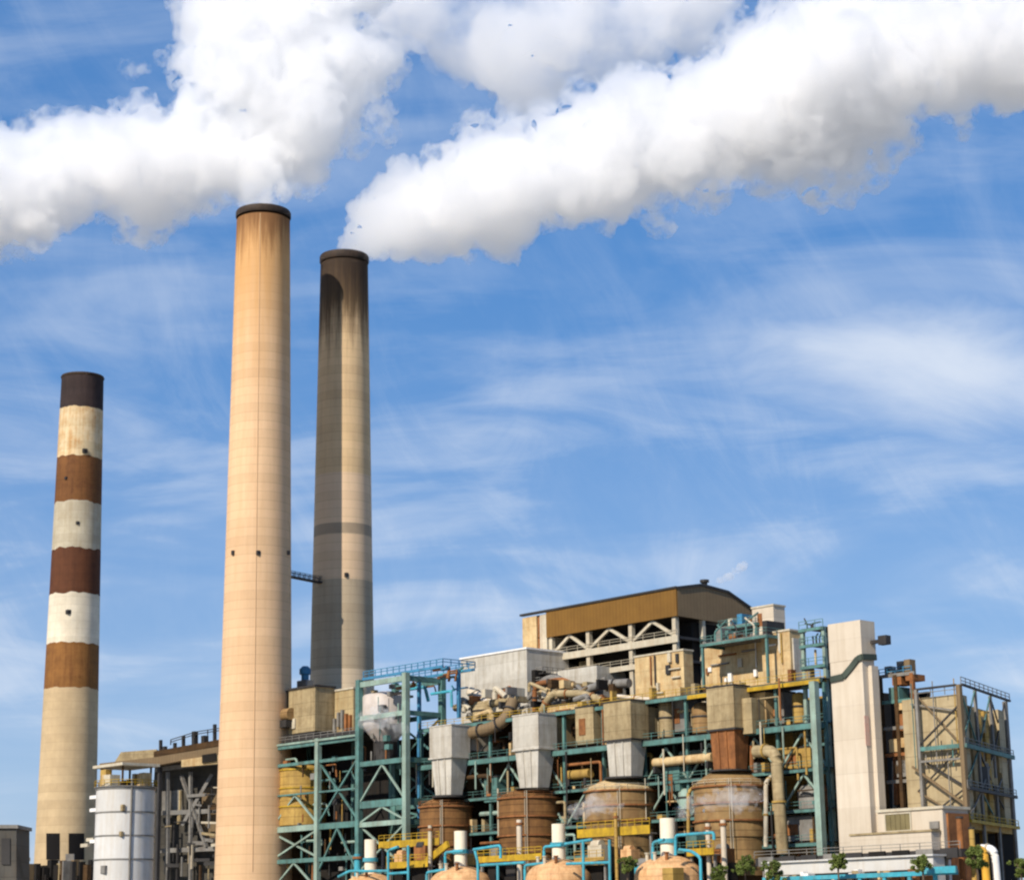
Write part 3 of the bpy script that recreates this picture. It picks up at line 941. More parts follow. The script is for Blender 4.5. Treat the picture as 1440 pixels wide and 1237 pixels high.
for (cx, hw, pyr, pys, pyb, dk, nk), (lb, ordn, dm_, nm_, tm_) in zip(VES, LBL):
    c = F(cx, pys, 0)
    R_ = halfw(cx, pys, hw, to_world(c).y)
    vc = R_ - 1
    c = F(cx, pys, vc)
    R_ = halfw(cx, pys, hw, to_world(c).y)
    zr, zs_, zb_ = F(cx, pyr, vc).z, F(cx, pys, vc).z, F(cx, pyb, vc).z
    t = thing('vessel', lb, 'vessel', (c.x, vc, 0))
    MB().lathe(c.x, vc, [(R_ * .96, zb_ - 6), (R_ * .96, zb_), (R_, zb_ + .01), (R_, zs_)], 40).build('shell', tm_, t, True)
    MB().lathe(c.x, vc, [(R_ + .05, zs_ + .01), (R_ * .90, zs_ + (zr - zs_) * .35), (R_ * .62, zr - .35), (R_ * .3, zr + .25)], 40).build('cone_roof', sand if ordn == 'third' else tm_, t, True)
    for zq in (zs_ - .25, zs_ - (zs_ - zb_) * .36, zs_ - (zs_ - zb_) * .7):
        MB().lathe(c.x, vc, [(R_ + .02, zq), (R_ + .35, zq), (R_ + .35, zq + .25), (R_ + .02, zq + .25)], 40, cap0=False, cap1=False).build('hoop', rust_m, t)
    MB().lathe(c.x, vc, [(R_ * .9, zb_ - 6.0), (R_ * .5, 0)], 24).build('hopper', brown_in, t, True)
    rl = MB()
    pts_ = [(c.x + (R_ + .2) * math.cos(a), vc + (R_ + .2) * math.sin(a), zs_) for a in [2 * math.pi * i / 20 for i in range(21)]]
    rl.rail(pts_, .9, 2.5, .05)
    rl.build('railing', pale_steel if ordn in ('third', 'fourth') else rust_m, t)
    mb = MB()
    aL = -math.pi / 2 + .7
    lp = (c.x + (R_ + .3) * math.cos(aL), vc + (R_ + .3) * math.sin(aL))
    mb.beam((lp[0] - .25, lp[1], zb_ - 3), (lp[0] - .25, lp[1], zs_ + 1), .1); mb.beam((lp[0] + .25, lp[1], zb_ - 3), (lp[0] + .25, lp[1], zs_ + 1), .1)
    mb.build('ladder', pale_steel, t)
    # duct: neck and head
    d0, d1, d2, dyt, dyb = dk
    vd = vc - 3.2
    u0, u1, v0, v1, zb2, zt2_ = bx3(d0, d1, d2, dyt, dyb, vd)
    hd = thing('cyclone_duct', {'first': 'white duct head on the leftmost rusty vessel', 'second': 'white duct head with an elbow box on its right flank',
                             'third': 'beige duct head with a whitish neck above the cream cone', 'fourth': 'tan duct head on a rust red neck, topmost of the four'}[ordn], 'duct', ((u0 + u1) / 2, (v0 + v1) / 2, zr))
    MB().box(u0, u1, v0, v1, zb2, zt2_).build('head', dm_, hd)
    MB().box(u0 - .18, u1 + .18, v0 - .18, v1 + .18, zb2 - .3, zb2 - .004).build('flange', dm_ if ordn in ('first', 'second') else dark_m, hd)
    MB().box(u0 - .1, u1 + .1, v0 - .1, v1 + .1, zt2_ + .004, zt2_ + .25).build('cover', dm_ if ordn in ('first', 'second') else dark_m, hd)
    n0, n1, n2, nyb = nk
    a0, a1, a2_, a3, zn, _ = bx3(n0, n1, n2, dyb, nyb, vd + .6)
    uc, vcn = (u0 + u1) / 2, (v0 + v1) / 2
    MB().frustum(((a0 + a1) / 2, (a2_ + a3) / 2, zn), ((a1 - a0) / 2 * .96, (a3 - a2_) / 2 * .96), (uc, vcn, zb2 - .31), ((u1 - u0) / 2 * .90, (v1 - v0) / 2 * .90)).build('neck', nm_, hd)
    for kx in (.33, .67):
        x = a0 + (a1 - a0) * kx
        MB().beam((x, a2_ - .02, zn + .2), (u0 + (u1 - u0) * (.05 + .9 * kx), v0 + (v1 - v0) * .05 - .02, zb2 - .4), .22, .3).build('stiffener', nm_, hd)
    if ordn == 'second':
        e = G(812, 1025, u1)
        MB().box(u1 - 3.2, u1 - .3, v1 + .01, e.y, zb2 + .6, zt2_ - .4).build('elbow_box', tan_duct, hd)
    elif ordn == 'fourth':
        MB().box(u1 - .01, u1 + 2.0, v1 - 2.0, v1 + 1.5, zb2 - 1, zt2_ - 2).build('elbow_box', tan_duct, hd)
    else:
        MB().box(u0 + .6, u1 - .4, v1 + .01, v1 + 9, zb2 + 1.2, zt2_ - .8).build('elbow_box', dm_, hd)
    MB().lathe((a0 + a1) / 2, (a2_ + a3) / 2, [(max(a1 - a0, a3 - a2_) * .70, zr - .1), (max(a1 - a0, a3 - a2_) * .70, zn + .25)], 24).build('collar', dark_m, hd)
    vdata.append((c.x, vc, R_, zb_, zs_, zr, zt2_))
# ------------------------------------------------------------------ twisted ducts and pipes above the first vessels
def pipe_thing(label, pts, r, m, flange=None, n=12):
    o0 = Vector(pts[0])
    t = thing('pipe', label, 'pipe', pts[0])
    MB().bend(pts, r, n).build('run', m, t, True)
    fm = MB()
    for a, b in zip(pts, pts[1:]):
        a, b = Vector(a), Vector(b)
        q = a.lerp(b, .5)
        d = (b - a).normalized() * .15
        fm.tube([q - d, q + d], r * 1.25, n)
    fm.build('flange', flange or m, t)
    return t


P_ = lambda px, py, v: F(px, py, v)
pipe_thing('cream slanting chute pipe below the white blockhouse', [P_(662, 972, 14), P_(676, 982, 14), P_(699, 1004, 14)], 1.0, cream, pale_steel)
pipe_thing('grey fat pipe drooping between the first two duct heads', [P_(664, 1030, 5), P_(690, 1024, 5), P_(712, 1012, 6), P_(722, 985, 8)], 1.15, grey_brown, dark_m)
pipe_thing('grey pipe crossing above the first duct head', [P_(640, 995, 12), P_(668, 992, 12), P_(718, 985, 12)], .7, tan_duct, grey_m)
pipe_thing('thin brown pipe standing right of the white blockhouse', [P_(752, 1000, 12), P_(752, 962, 12), P_(790, 955, 14), P_(820, 968, 14)], .5, rust_m, dark_m)
pipe_thing('silver pipe bending over the second duct head', [P_(762, 1000, 9), P_(775, 975, 9), P_(820, 975, 10), P_(846, 985, 10)], .7, tan_duct, rust_m)
pipe_thing('dark pipe below the sand casings left of the third duct head', [P_(790, 985, 13), P_(845, 962, 13), P_(885, 960, 13)], .8, grey_m, dark_m)
pipe_thing('tan elbow pipe falling from the teal gallery to the ground', [P_(1062, 1056, 2.5), P_(1091, 1055, 2.5), P_(1101, 1200, 2.5)], .95, tan_duct, ochre, 16)
pipe_thing('cream pipe along the top gallery above the third duct head', [P_(862, 978, 11), P_(925, 984, 11), P_(925, 1005, 11)], .35, cream, rust_m)
pipe_thing('ochre upright pipe at the left flank of the fourth vessel', [P_(968, 1180, 2), P_(968, 1112, 2), P_(985, 1100, 3)], .3, ochre, ochre)
pipe_thing('pale upright pipe at the right flank of the fourth vessel', [P_(1077, 1190, 1), P_(1077, 1100, 1), P_(1084, 1092, 4)], .35, pale_steel, ochre)

# dark machine mound under the white blockhouse
du0, du1 = F(640, 1030, 10).x, F(850, 1030, 10).x
mz = F(740, 1040, 10).z
mt = thing('duct_bank', 'tangle of grey ducts and valves between blockhouse and first duct heads', 'ducts', ((du0 + du1) / 2, 12, mz - 3))
r7 = random.Random(8)
MB().box(du0, du1, 13, 22, mz - 12, mz + 3.5).build('support_block', brown_in, mt)
for i in range(110):
    x = du0 + (du1 - du0) * r7.random()
    z = mz + r7.uniform(-1, 9)
    v = r7.uniform(8, 14)
    w = r7.uniform(.3, 1.3)
    m_ = r7.choice([grey_m, pale_steel, tan_duct, rust_m, brown_in, dark_m, sand, grey_m, dark_m, dark_in, grey_brown])
    if r7.random() < .5:
        MB().box(x, x + w, v, v + 2.5, z, z + r7.uniform(.5, 1.8)).build('valve_box', m_, mt)
    else:
        q = (x + r7.uniform(-5, 5), v, z + r7.uniform(-2, 2.5))
        MB().bend([(x, v, z), q, (q[0], v, q[2] - r7.uniform(.5, 3))], r7.uniform(.15, .6), 8).build('duct', m_, mt, True)

# ------------------------------------------------------------------ teal tower at the left, and its lower neighbour
def braced_bay(t, ua, ub, v, zlo, zhi, m, style):
    mb = MB()
    m_ = (ua + ub) / 2
    w = .34
    if style == 'A':
        mb.beam((ua, v, zlo), (m_, v, zhi), w); mb.beam((ub, v, zlo), (m_, v, zhi), w)
    elif style == 'X':
        mb.beam((ua, v, zlo), (ub, v, zhi), w); mb.beam((ub, v + .35, zlo), (ua, v + .35, zhi), w)
    elif style == 'V':
        mb.beam((ua, v, zhi), (m_, v, zlo), w); mb.beam((ub, v, zhi), (m_, v, zlo), w)
    elif style == '/':
        mb.beam((ua, v, zlo), (ub, v, zhi), w)
    mb.build('brace', m, t)


TV = 1.0
tx0, tx1 = F(505, 1060, TV).x, F(571, 1060, TV).x
tower = thing('steel_tower', 'tall teal braced steel tower left of the first vessel', 'steel tower', ((tx0 + tx1) / 2, TV + 4, 0))
zt_ = F(505, 956, TV).z
zz_b = [F(571, y, TV).z for y in (998, 1064, 1121, 1151)]
vt1 = TV + 9
for x, v, top_, m_ in ((tx0, TV, zt_, teal), (tx1, TV, zt_, pale_teal), (tx0, vt1, zt_, teal), (tx1, vt1, zt_, teal)):
    MB().box(x - .55, x + .55, v - .55, v + .55, 0, top_).build('column', m_, tower)
for z, h, m_ in ((zt_ - .5, 1.0, pale_teal), (zz_b[0], .9, pale_teal), (zz_b[1], .9, teal), (zz_b[2], 1.3, teal), (zz_b[3], .9, pale_teal), (zz_b[3] - 9, .8, teal)):
    MB().box(tx0 + .56, tx1 - .56, TV - .3, TV + .3, z - h, z).build('beam', m_, tower)
    MB().box(tx1 - .3, tx1 + .3, TV + .56, vt1 - .56, z - h, z).build('beam', teal, tower)
    MB().box(tx0 + .56, tx1 - .56, vt1 - .3, vt1 + .3, z - h, z).build('beam', teal, tower)
for (a, b, st) in ((zz_b[1], zz_b[0] - .9, 'X'), (zz_b[2], zz_b[1] - .9, 'A'), (zz_b[3], zz_b[2] - 1.3, 'A'), (zz_b[3] - 9, zz_b[3] - .9, 'X')):
    if st != 'X' or a < zz_b[3]:
        braced_bay(tower, tx0 + .5, tx1 - .5, TV, a, b, pale_teal, st)
    braced_bay(tower, tx0 + .5, tx1 - .5, vt1, a, b, teal, 'X')
for z in (zz_b[1], zz_b[3]):
    MB().box(tx0, tx1, TV + .35, vt1 - .35, z + .004, z + .15).build('deck', dark_m, tower)
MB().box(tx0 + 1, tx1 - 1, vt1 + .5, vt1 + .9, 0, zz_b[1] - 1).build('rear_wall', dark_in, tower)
# blue crown of pipes and rails
r8 = random.Random(2)
xr = F(640, 950, TV + 4).x
MB().box(tx0 - .2, xr, TV + .8, TV + 1.2, zt_ + .01, zt_ + .5).build('crown_beam', blue_m, tower)
MB().box(tx0 - .2, xr, vt1 - .4, vt1, zt_ + .01, zt_ + .5).build('crown_beam', blue_m, tower)
MB().rail([(tx0, TV + 1, zt_ + .5), (xr, TV + 1, zt_ + .5), (xr, vt1, zt_ + .5), (tx0, vt1, zt_ + .5)], 1.2, 1.8, .12).build('railing', blue_m, tower)
for i in range(16):
    x = tx0 + 3 + (xr - tx0 - 4) * r8.random()
    z = zt_ + r8.uniform(-4.2, .2)
    v = TV + r8.uniform(2, 8)
    m_ = r8.choice([blue_m, turq, blue_m, teal, rust_m, dark_m])
    L = r8.uniform(2.5, 7)
    MB().bend([(x, v, z), (min(x + L, xr), v, z), (min(x + L, xr), v + r8.uniform(-1, 1), z + r8.uniform(-3, 1.0))], r8.uniform(.14, .36), 8).build('crown_pipe', m_, tower, True)
xj = F(588, 1050, TV + 5).x
MB().box(xj - .3, xj + .3, TV + 5, TV + 5.6, zz_b[3] - 4, zt_).build('rear_post', blue_m, tower)
MB().box(xr - .8, xr - .2, TV + 5, TV + 5.6, zz_b[0] - 2, zt_).build('rear_post', blue_m, tower)
# grey lagged receiver inside the tower
gc = F(541, 1005, TV + 4.6)
gr_ = (F(569, 1005, TV + 4.6).x - F(513, 1005, TV + 4.6).x) / 2
zt5, zb5 = F(541, 976, TV + 4.6).z, F(541, 1043, TV + 4.6).z
rc = thing('receiver', 'grey round receiver with a cone bottom inside the teal tower', 'tank', (gc.x, TV + 4.6, zb5))
gr_ = min(gr_, 4.7)
MB().lathe(gc.x, TV + 4.8, [(gr_ * .45, zb5), (gr_ * .98, zb5 + 3.0), (gr_, zb5 + 3.2), (gr_, zt5 - .7), (gr_ * .92, zt5 - .2), (gr_ * .3, zt5 + .5)], 32).build('shell', silver, rc, True)
MB().lathe(gc.x, TV + 4.8, [(gr_ + .02, (zt5 + zb5) / 2), (gr_ + .2, (zt5 + zb5) / 2), (gr_ + .2, (zt5 + zb5) / 2 + .3), (gr_ + .02, (zt5 + zb5) / 2 + .3)], 32, cap0=False, cap1=False).build('ring', grey_m, rc)
MB().lathe(gc.x, TV + 4.8, [(gr_ * .5, zz_b[1] + .2), (gr_ * .5, zb5 - .01)], 20).build('skirt', dark_m, rc)
for i in range(22):
    x = tx0 + .8 + (tx1 - tx0 - 1.6) * r8.random()
    z = zz_b[0] + r8.uniform(-7, 5)
    v = TV + r8.uniform(.6, 1.6)
    if r8.random() < .5:
        MB().tube([(x, v, z), (x, v, z - r8.uniform(2, 6))], r8.uniform(.07, .2), 8).build('riser', r8.choice([teal, rust_m, pale_teal, grey_m, dark_m]), tower, True)
    else:
        MB().box(x, x + r8.uniform(.4, 1.5), v, v + 1, z, z + r8.uniform(.4, 1.4)).build('valve_box', r8.choice([teal, rust_m, grey_m, dark_m, tan_duct]), tower)
# low teal frame
lx0, lx1, lx2 = F(383.5, 1100, TV).x, F(447, 1100, TV).x, tx0 - .6
lf = thing('braced_structure', 'low teal braced frame at the foot of the tan chimney', 'steel frame', ((lx0 + lx1) / 2, TV + 4, 0))
zl = [F(447, y, TV).z for y in (1040, 1068, 1112, 1158, 1205)]
for x, m_ in ((lx0, pale_teal), (lx1, pale_teal)):
    MB().box(x - .5, x + .5, TV - .5, TV + .5, 0, zl[0] + .3).build('column', m_, lf)
for x in (lx0, lx1, lx2 - .6):
    MB().box(x - .4, x + .4, TV + 8.6, TV + 9.4, 0, zl[0]).build('column', teal, lf)
for i, z in enumerate(zl):
    hh = (1.0, .6, .35, 1.1, .8)[i]
    MB().box(lx0 + .51, lx1 - .51, TV - .3, TV + .3, z - hh, z).build('beam', teal if i != 3 else pale_teal, lf)
    MB().box(lx1 + .51, lx2, TV - .1, TV + .4, z - hh, z).build('beam', teal, lf)
    if i in (0, 3):
        MB().box(lx0, lx2, TV + .5, TV + 9.4, z + .004, z + .15).build('deck', dark_m, lf)
MB().rail([(lx0 - .6, TV, zl[0] + .35), (lx2, TV, zl[0] + .35)], 1.1, 2.4, .08).build('railing', grey_m, lf)
MB().box(lx0 - .8, lx2, TV - .55, TV - .31, zl[0] - .3, zl[0] + .1).build('toe_plate', pale_teal, lf)
braced_bay(lf, lx0, lx1, TV, zl[4], zl[3] - 1.1, pale_teal, 'X')
braced_bay(lf, lx0, lx1, TV, zl[4] - 6, zl[4] - .8, pale_teal, 'A')
braced_bay(lf, lx0, lx1, TV + .1, zl[3], zl[2] - .4, pale_teal, 'A')
braced_bay(lf, lx1, lx2, TV + .1, zl[4] - 3, zl[3] - 1.1, teal, 'A')
braced_bay(lf, lx1, lx2, TV + .1, zl[3], zl[1] - .6, teal, 'X')
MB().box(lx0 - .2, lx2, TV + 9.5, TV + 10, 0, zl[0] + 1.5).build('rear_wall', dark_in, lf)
MB().box(lx0 - .6, lx0 - .25, TV + 1.2, TV + 10, 0, zl[0] + 1).build('side_wall', brown_in, lf)
for i in range(12):
    x = lx0 + 1 + (lx2 - lx0 - 2) * r8.random()
    z = r8.choice(zl[:4]) - r8.uniform(1, 4)
    MB().bend([(x, TV + 2, z), (min(lx2, x + r8.uniform(2, 6)), TV + 2, z), (min(lx2, x + 5), TV + 2, z - r8.uniform(1, 4))], r8.uniform(.1, .25), 8).build('pipe', r8.choice([teal, rust_m, ochre, pale_teal]), lf, True)
for i in range(46):
    x = lx0 + .8 + (lx2 - lx0 - 2) * r8.random()
    z = zl[0] - r8.uniform(1, 26)
    v = TV + r8.uniform(.7, 3.2) if x > lx1 else TV + r8.uniform(.5, .9)
    if r8.random() < .55:
        MB().tube([(x, v, z), (x, v, z - r8.uniform(1.5, 6))], r8.uniform(.06, .22), 8).build('riser', r8.choice([teal, rust_m, ochre, grey_m, dark_m, brown_in]), lf, True)
    else:
        MB().box(x, min(lx2, x + r8.uniform(.4, 1.6)), v, v + .8, z, z + r8.uniform(.4, 1.3)).build('valve_box', r8.choice([teal, brown_in, rust_m, grey_m, dark_m, ochre]), lf)
# ochre tank inside it
oc = F(424, 1115, TV + 4.5)
orr = (F(446, 1115, TV + 4.5).x - F(406, 1115, TV + 4.5).x) / 2
z0o, z1o = zl[3] + .2, F(424, 1076, TV + 4.5).z
ot = thing('tank', 'ochre round tank behind the braces of the low teal frame', 'tank', (oc.x + .4, TV + 4.6, z0o))
MB().lathe(oc.x + .4, TV + 4.6, [(orr, z0o), (orr, z1o - .8), (orr * .8, z1o - .2), (orr * .3, z1o + .1)], 32).build('shell', ochre, ot, True)
for k in (.3, .6, .9):
    MB().lathe(oc.x + .4, TV + 4.6, [(orr + .02, z0o + (z1o - z0o) * k), (orr + .2, z0o + (z1o - z0o) * k), (orr + .2, z0o + (z1o - z0o) * k + .25), (orr + .02, z0o + (z1o - z0o) * k + .25)], 32, cap0=False, cap1=False).build('ring', yellow, ot)

# ------------------------------------------------------------------ breeching ducts between the chimneys and the frames
u0, u1, v0, v1, zb, zt = bx3(406, 443, 470, 965, 1027, 3)
bd = thing('flue_duct', 'brown boxy flue duct between the tan and the brown concrete chimney', 'duct', ((u0 + u1) / 2, (v0 + v1) / 2, zb - 2))
MB().box(u0, u1, 3, v1, zb, zt).build('casing', tan_duct, bd)
MB().box(u0 - .3, u1 + .3, 2.7, v1 + .3, zt + .003, zt + .4).build('lid', dark_m, bd)
MB().frustum(((u0 + u1) / 2, (3 + v1) / 2, zb - 2.4), ((u1 - u0) / 2 * .7, (v1 - 3) / 2 * .7), ((u0 + u1) / 2, (3 + v1) / 2, zb - .004), ((u1 - u0) / 2, (v1 - 3) / 2)).build('hopper', dark_m, bd)
MB().box(u0 + 1, u0 + 2.5, 2.7, 2.997, zb + 1, zb + 3).build('access_door', pale_steel, bd)
a0, a1, b0, b1, zb6, zt6 = bx3(470, 497, 512, 968, 1030, 8)
bd2 = thing('flue_duct', 'sand coloured flue duct at the foot of the brown concrete chimney', 'duct', ((a0 + a1) / 2, (8 + b1) / 2, zb6))
MB().box(a0, a1, 8, b1, zb6, zt6).build('casing', beige, bd2)
MB().box(a0 - .2, a1 + .2, 7.8, b1 + .2, zt6 + .003, zt6 + .35).build('lid', pale_steel, bd2)
for k in range(5):
    x = a0 + .3 + k * (a1 - a0) / 5
    MB().box(x, x + .6, 7.4, 7.99, zb6 + r8.uniform(0, 2), zb6 + r8.uniform(3, 5)).build('valve_box', r8.choice([rust_m, pale_steel, grey_m]), bd2)
sb0 = F(380, 995, 1.5); sb1 = F(393, 972, 1.5)
sm = thing('fan_box', 'small brown fan box hanging beside the tan chimney', 'box', ((sb0.x + sb1.x) / 2, 3, sb0.z))
MB().box(sb0.x, sb1.x, 1.5, 4.5, sb0.z, sb1.z).build('housing', grey_brown, sm)
MB().box(sb0.x - .15, sb1.x + .15, 1.35, 4.65, sb1.z + .003, sb1.z + .3).build('lid', dark_m, sm)
tk0, tk1 = F(371, 1016, 1), F(402, 994, 1)
tk = thing('drum', 'horizontal ochre drum hanging beside the tan chimney', 'drum', ((tk0.x + tk1.x) / 2, 2, tk0.z))
zc = (tk0.z + tk1.z) / 2; rr_ = (tk1.z - tk0.z) / 2
mbx = MB().tube([(tk0.x, 2.5, zc), (tk0.x + .3, 2.5, zc), (tk1.x, 2.5, zc)], rr_, 20)
mbx.build('shell', tan_tank, tk, True)
MB().box(tk0.x + .6, tk1.x - .2, 1.2, 4.2, tk0.z - 1.4, tk0.z + .05).build('cradle', dark_m, tk)
MB().box(lx0 - .5, lx2, 3, 9, zl[0] + .6, zl[0] + 1.4).build('duct_bed', dark_m, bd)
vq = F(429, 958, 10)
vb = thing('vent_stack', 'small dark blue vent between the two big chimneys', 'vent', (vq.x, 10, zt))
MB().lathe(vq.x, 10, [(.8, zt - 1), (.8, vq.z + 1.5), (1.2, vq.z + 1.5), (1.2, vq.z + 2.6), (.6, vq.z + 3.2)], 14).build('pipe', blue_m, vb, True)
MB().box(vq.x - 1.5, vq.x + 1.5, 9, 11, zt - .5, vq.z + .2).build('base_box', grey_m, vb)

# ------------------------------------------------------------------ open pipe tower left of the cream lift tower
ox0, ox1 = F(1134, 1000, 8).x, F(1164, 1000, 8).x
op = thing('steel_tower', 'open pale green tower full of pipes beside the cream lift tower', 'steel tower', ((ox0 + ox1) / 2, 11, 0))
zo = [F(1150, y, 8).z for y in (882, 905, 935, 963, 1015, 1045, 1085, 1125)]
for x, v in ((ox0, 8), (ox1, 8), (ox0, 14), (ox1, 14)):
    MB().box(x - .28, x + .28, v - .28, v + .28, 0, zo[0]).build('column', pale_teal, op)
xm = F(1146, 1060, 3).x
MB().box(xm - .55, xm + .55, 3, 4.1, 0, zo[3]).build('column', pale_teal, op)
for z in zo:
    MB().box(ox0 - .4, ox1 + .4, 7.4, 7.71, z - .45, z).build('beam', teal, op)
    MB().box(ox0, ox1, 7.75, 14, z + .004, z + .1).build('deck', dark_m, op)
    MB().rail([(ox0 - .3, 7.5, z + .1), (ox1 + .3, 7.5, z + .1)], 1.1, 1.5, .07).build('railing', yellow if z == zo[3] else teal, op)
for i in range(22):
    x = ox0 + (ox1 - ox0) * r8.random()
    z = r8.choice(zo[1:])
    v = r8.uniform(8.5, 13)
    MB().tube([(x, v, z), (x, v, z + r8.uniform(1.2, 4))], r8.uniform(.1, .45), 8).build('standpipe', r8.choice([sand, grey_m, ochre, teal, rust_m, pale_steel]), op, True)
for i in range(9):
    x = ox0 - .5 + (ox1 - ox0) * r8.random()
    z = r8.choice(zo[:2])
    MB().bend([(x, 9, z), (x, 9, z + r8.uniform(.5, 1.6)), (x + r8.uniform(-2, 2), 9, z + r8.uniform(1.0, 2))], .12, 8).build('vent_pipe', dark_m, op, True)
ow = MB().box(ox0, ox1 + 4, 14.4, 16, 0, zo[4])
ow.build('rear_wall', ochre, op)

# ------------------------------------------------------------------ cream lift tower
EV = -1.5
eb = F(1182, 1194, EV); et = F(1163.5, 881, EV)
eu0 = (eb.x + et.x) / 2
eu1 = F(1227, 1194, EV).x
zeT, zeM = F(1210, 871, EV).z, F(1210, 926, EV).z
ev1 = G(1228, 876, eu1).y
ev2 = G(1229, 960, eu1).y
lift = thing('lift_tower', 'tall smooth cream concrete lift tower with no windows', 'tower', ((eu0 + eu1) / 2, EV + 3, 0))
MB().box(eu0, eu1, EV, EV + (ev1 - EV) * .9, 0, zeM).build('shaft', cream, lift)
MB().box(eu0 - .05, eu1 + .05, EV - .05, EV + (ev1 - EV) * 1.06, zeM + .003, zeT).build('head', cream, lift)
sq = G(1219, 1025, eu1)
MB().box(eu1 + .003, eu1 + .08, sq.y - .5, sq.y + .5, sq.z - 2.4, sq.z + 2.0).build('red_mark', mat('faded_red_paint', (0.62, 0.36, 0.27), .1, (0.66, 0.55, 0.42), .6, .5), lift)
# pilaster on the flank
MB().box(eu1 + .003, eu1 + .7, EV + (ev1 - EV) * .9 - 1.6, EV + (ev1 - EV) * .9, 0, zeM - 1).build('pilaster', cream, lift)
cb = MB()
cpts = [F(1168, 955, EV - .15), F(1186, 951, EV - .15), F(1197, 938, EV - .15), F(1206, 926, EV - .15)]
cpts.append(Vector((eu1 + .15, EV - .15, cpts[-1].z + .2)))
cpts.append(Vector((eu1 + .15, EV + (ev1 - EV), cpts[-1].z + .2)))
for a, b in zip(cpts, cpts[1:]): cb.beam(a, b, .35, .9)
cb.build('cable_tray', mat('dark_green_tray', (0.05, 0.065, 0.05), .3), lift)
q = G(1226, 903, eu1)
arm = MB().box(eu1 + .1, eu1 + 2.6, q.y - .5, q.y + .3, q.z - .25, q.z + .25).box(eu1 + 1.6, eu1 + 3.1, q.y - .6, q.y + .6, q.z - .6, q.z + .75)
arm.build('floodlight_arm', dark_m, lift)
# low annex at its foot
AV = -4
au0, au1, _, av1, zab, zat = bx3(1236, 1327, 1341, 1136, 1197, AV)
ann = thing('annex', 'low cream flat-roofed building at the foot of the lift tower', 'building', ((au0 + au1) / 2, AV + 3, 0))
av1 = AV + 6
MB().box(au0, au1, AV, av1, 0, zat).build('wall', cream, ann)
MB().box(au0 - .25, au1 + .3, AV - .25, av1 + .3, zat + .003, zat + .4).build('roof_slab', pale_steel, ann)
MB().box(au1 + .003, au1 + .3, AV + .8, av1 - .2, zab - 4, zat - .6).build('side_panel', rust_m, ann)
w0, w1 = F(1247, 1168, AV), F(1280, 1143, AV)
lv = MB()
for i in range(5):
    x = w0.x + (w1.x - w0.x) * i / 5
    lv.box(x + .04, x + (w1.x - w0.x) / 5 - .04, AV - .12, AV - .003, w0.z, w1.z)
win = lv.build('louvre', mat('green_brown_louvre', (0.16, 0.13, 0.06), .3), ann)
fr_ = MB()
for (x0_, x1_, z0_, z1_) in ((w0.x - .2, w1.x + .2, w1.z, w1.z + .2), (w0.x - .2, w1.x + .2, w0.z - .2, w0.z), (w0.x - .2, w0.x, w0.z, w1.z), (w1.x, w1.x + .2, w0.z, w1.z)):
    fr_.box(x0_, x1_, AV - .2, AV - .003, z0_, z1_)
fr_.build('louvre_frame', pale_steel, win.parent)
LV_ = -6.2
lu0, lu1 = F(1196, 1180, LV_).x, F(1310, 1180, LV_).x
zll = F(1250, 1172, LV_).z
MB().box(lu0, lu1, LV_, AV - .01, 0, zll).build('front_bay', cream, ann)
MB().box(lu0 - .1, lu1 + .2, LV_ - .15, AV - .21, zll + .003, zll + .3).build('bay_roof', tan_duct, ann)
MB().box(F(1309, 1165, AV).x, F(1322, 1165, AV).x, AV - .3, AV - .004, zll + .5, zll + 1.5).build('awning', grey_m, ann)

# ------------------------------------------------------------------ right-hand building with its outer frame
def at_z(px, py, z):
    d = ray(px, py)
    return to_plant(EYE + d * ((z - EYE.z) / d.z))


cn = F(1349, 975, 4)
zrT = cn.z
lf_ = F(1268, 983, 4)
rt_ = at_z(1411, 995, zrT)
fl_ = Vector((lf_.x, 4, zrT))
bk_ = Vector((fl_.x + (rt_.x - cn.x), fl_.y + (rt_.y - cn.y), zrT))
foot = [(fl_.x, fl_.y), (cn.x, cn.y), (rt_.x, rt_.y), (bk_.x, bk_.y)]
zrB = F(1349, 1153, 4).z
rb = thing('precipitator_building', 'buff clad precipitator building wrapped in an outer brace frame', 'building', ((cn.x + fl_.x) / 2, 12, 0))


def prism(mb, pts, z0, z1):
    n = len(pts)
    return mb.poly([(x, y, z0) for x, y in pts] + [(x, y, z1) for x, y in pts], [tuple(reversed(range(n))), tuple(range(n, 2 * n))] + [(i, (i + 1) % n, n + (i + 1) % n, n + i) for i in range(n)])


buff = mat('buff_cladding', (0.43, 0.345, 0.205), 0.15, (0.24, 0.17, 0.08), 0.8, 0.2, 0.6, 0.7, seams=(3.4, 60, 0.4))
olive_buff = mat('dull_buff_cladding', (0.33, 0.25, 0.13), 0.2, (0.14, 0.10, 0.05), 0.8, 0.3, 0.6, 0.75, seams=(3.4, 2.2, 0.5))
ins = lambda p, k: (p[0], p[1])
A_, B_, C__, D_ = foot
lerp2 = lambda p, q, t: (p[0] + (q[0] - p[0]) * t, p[1] + (q[1] - p[1]) * t)
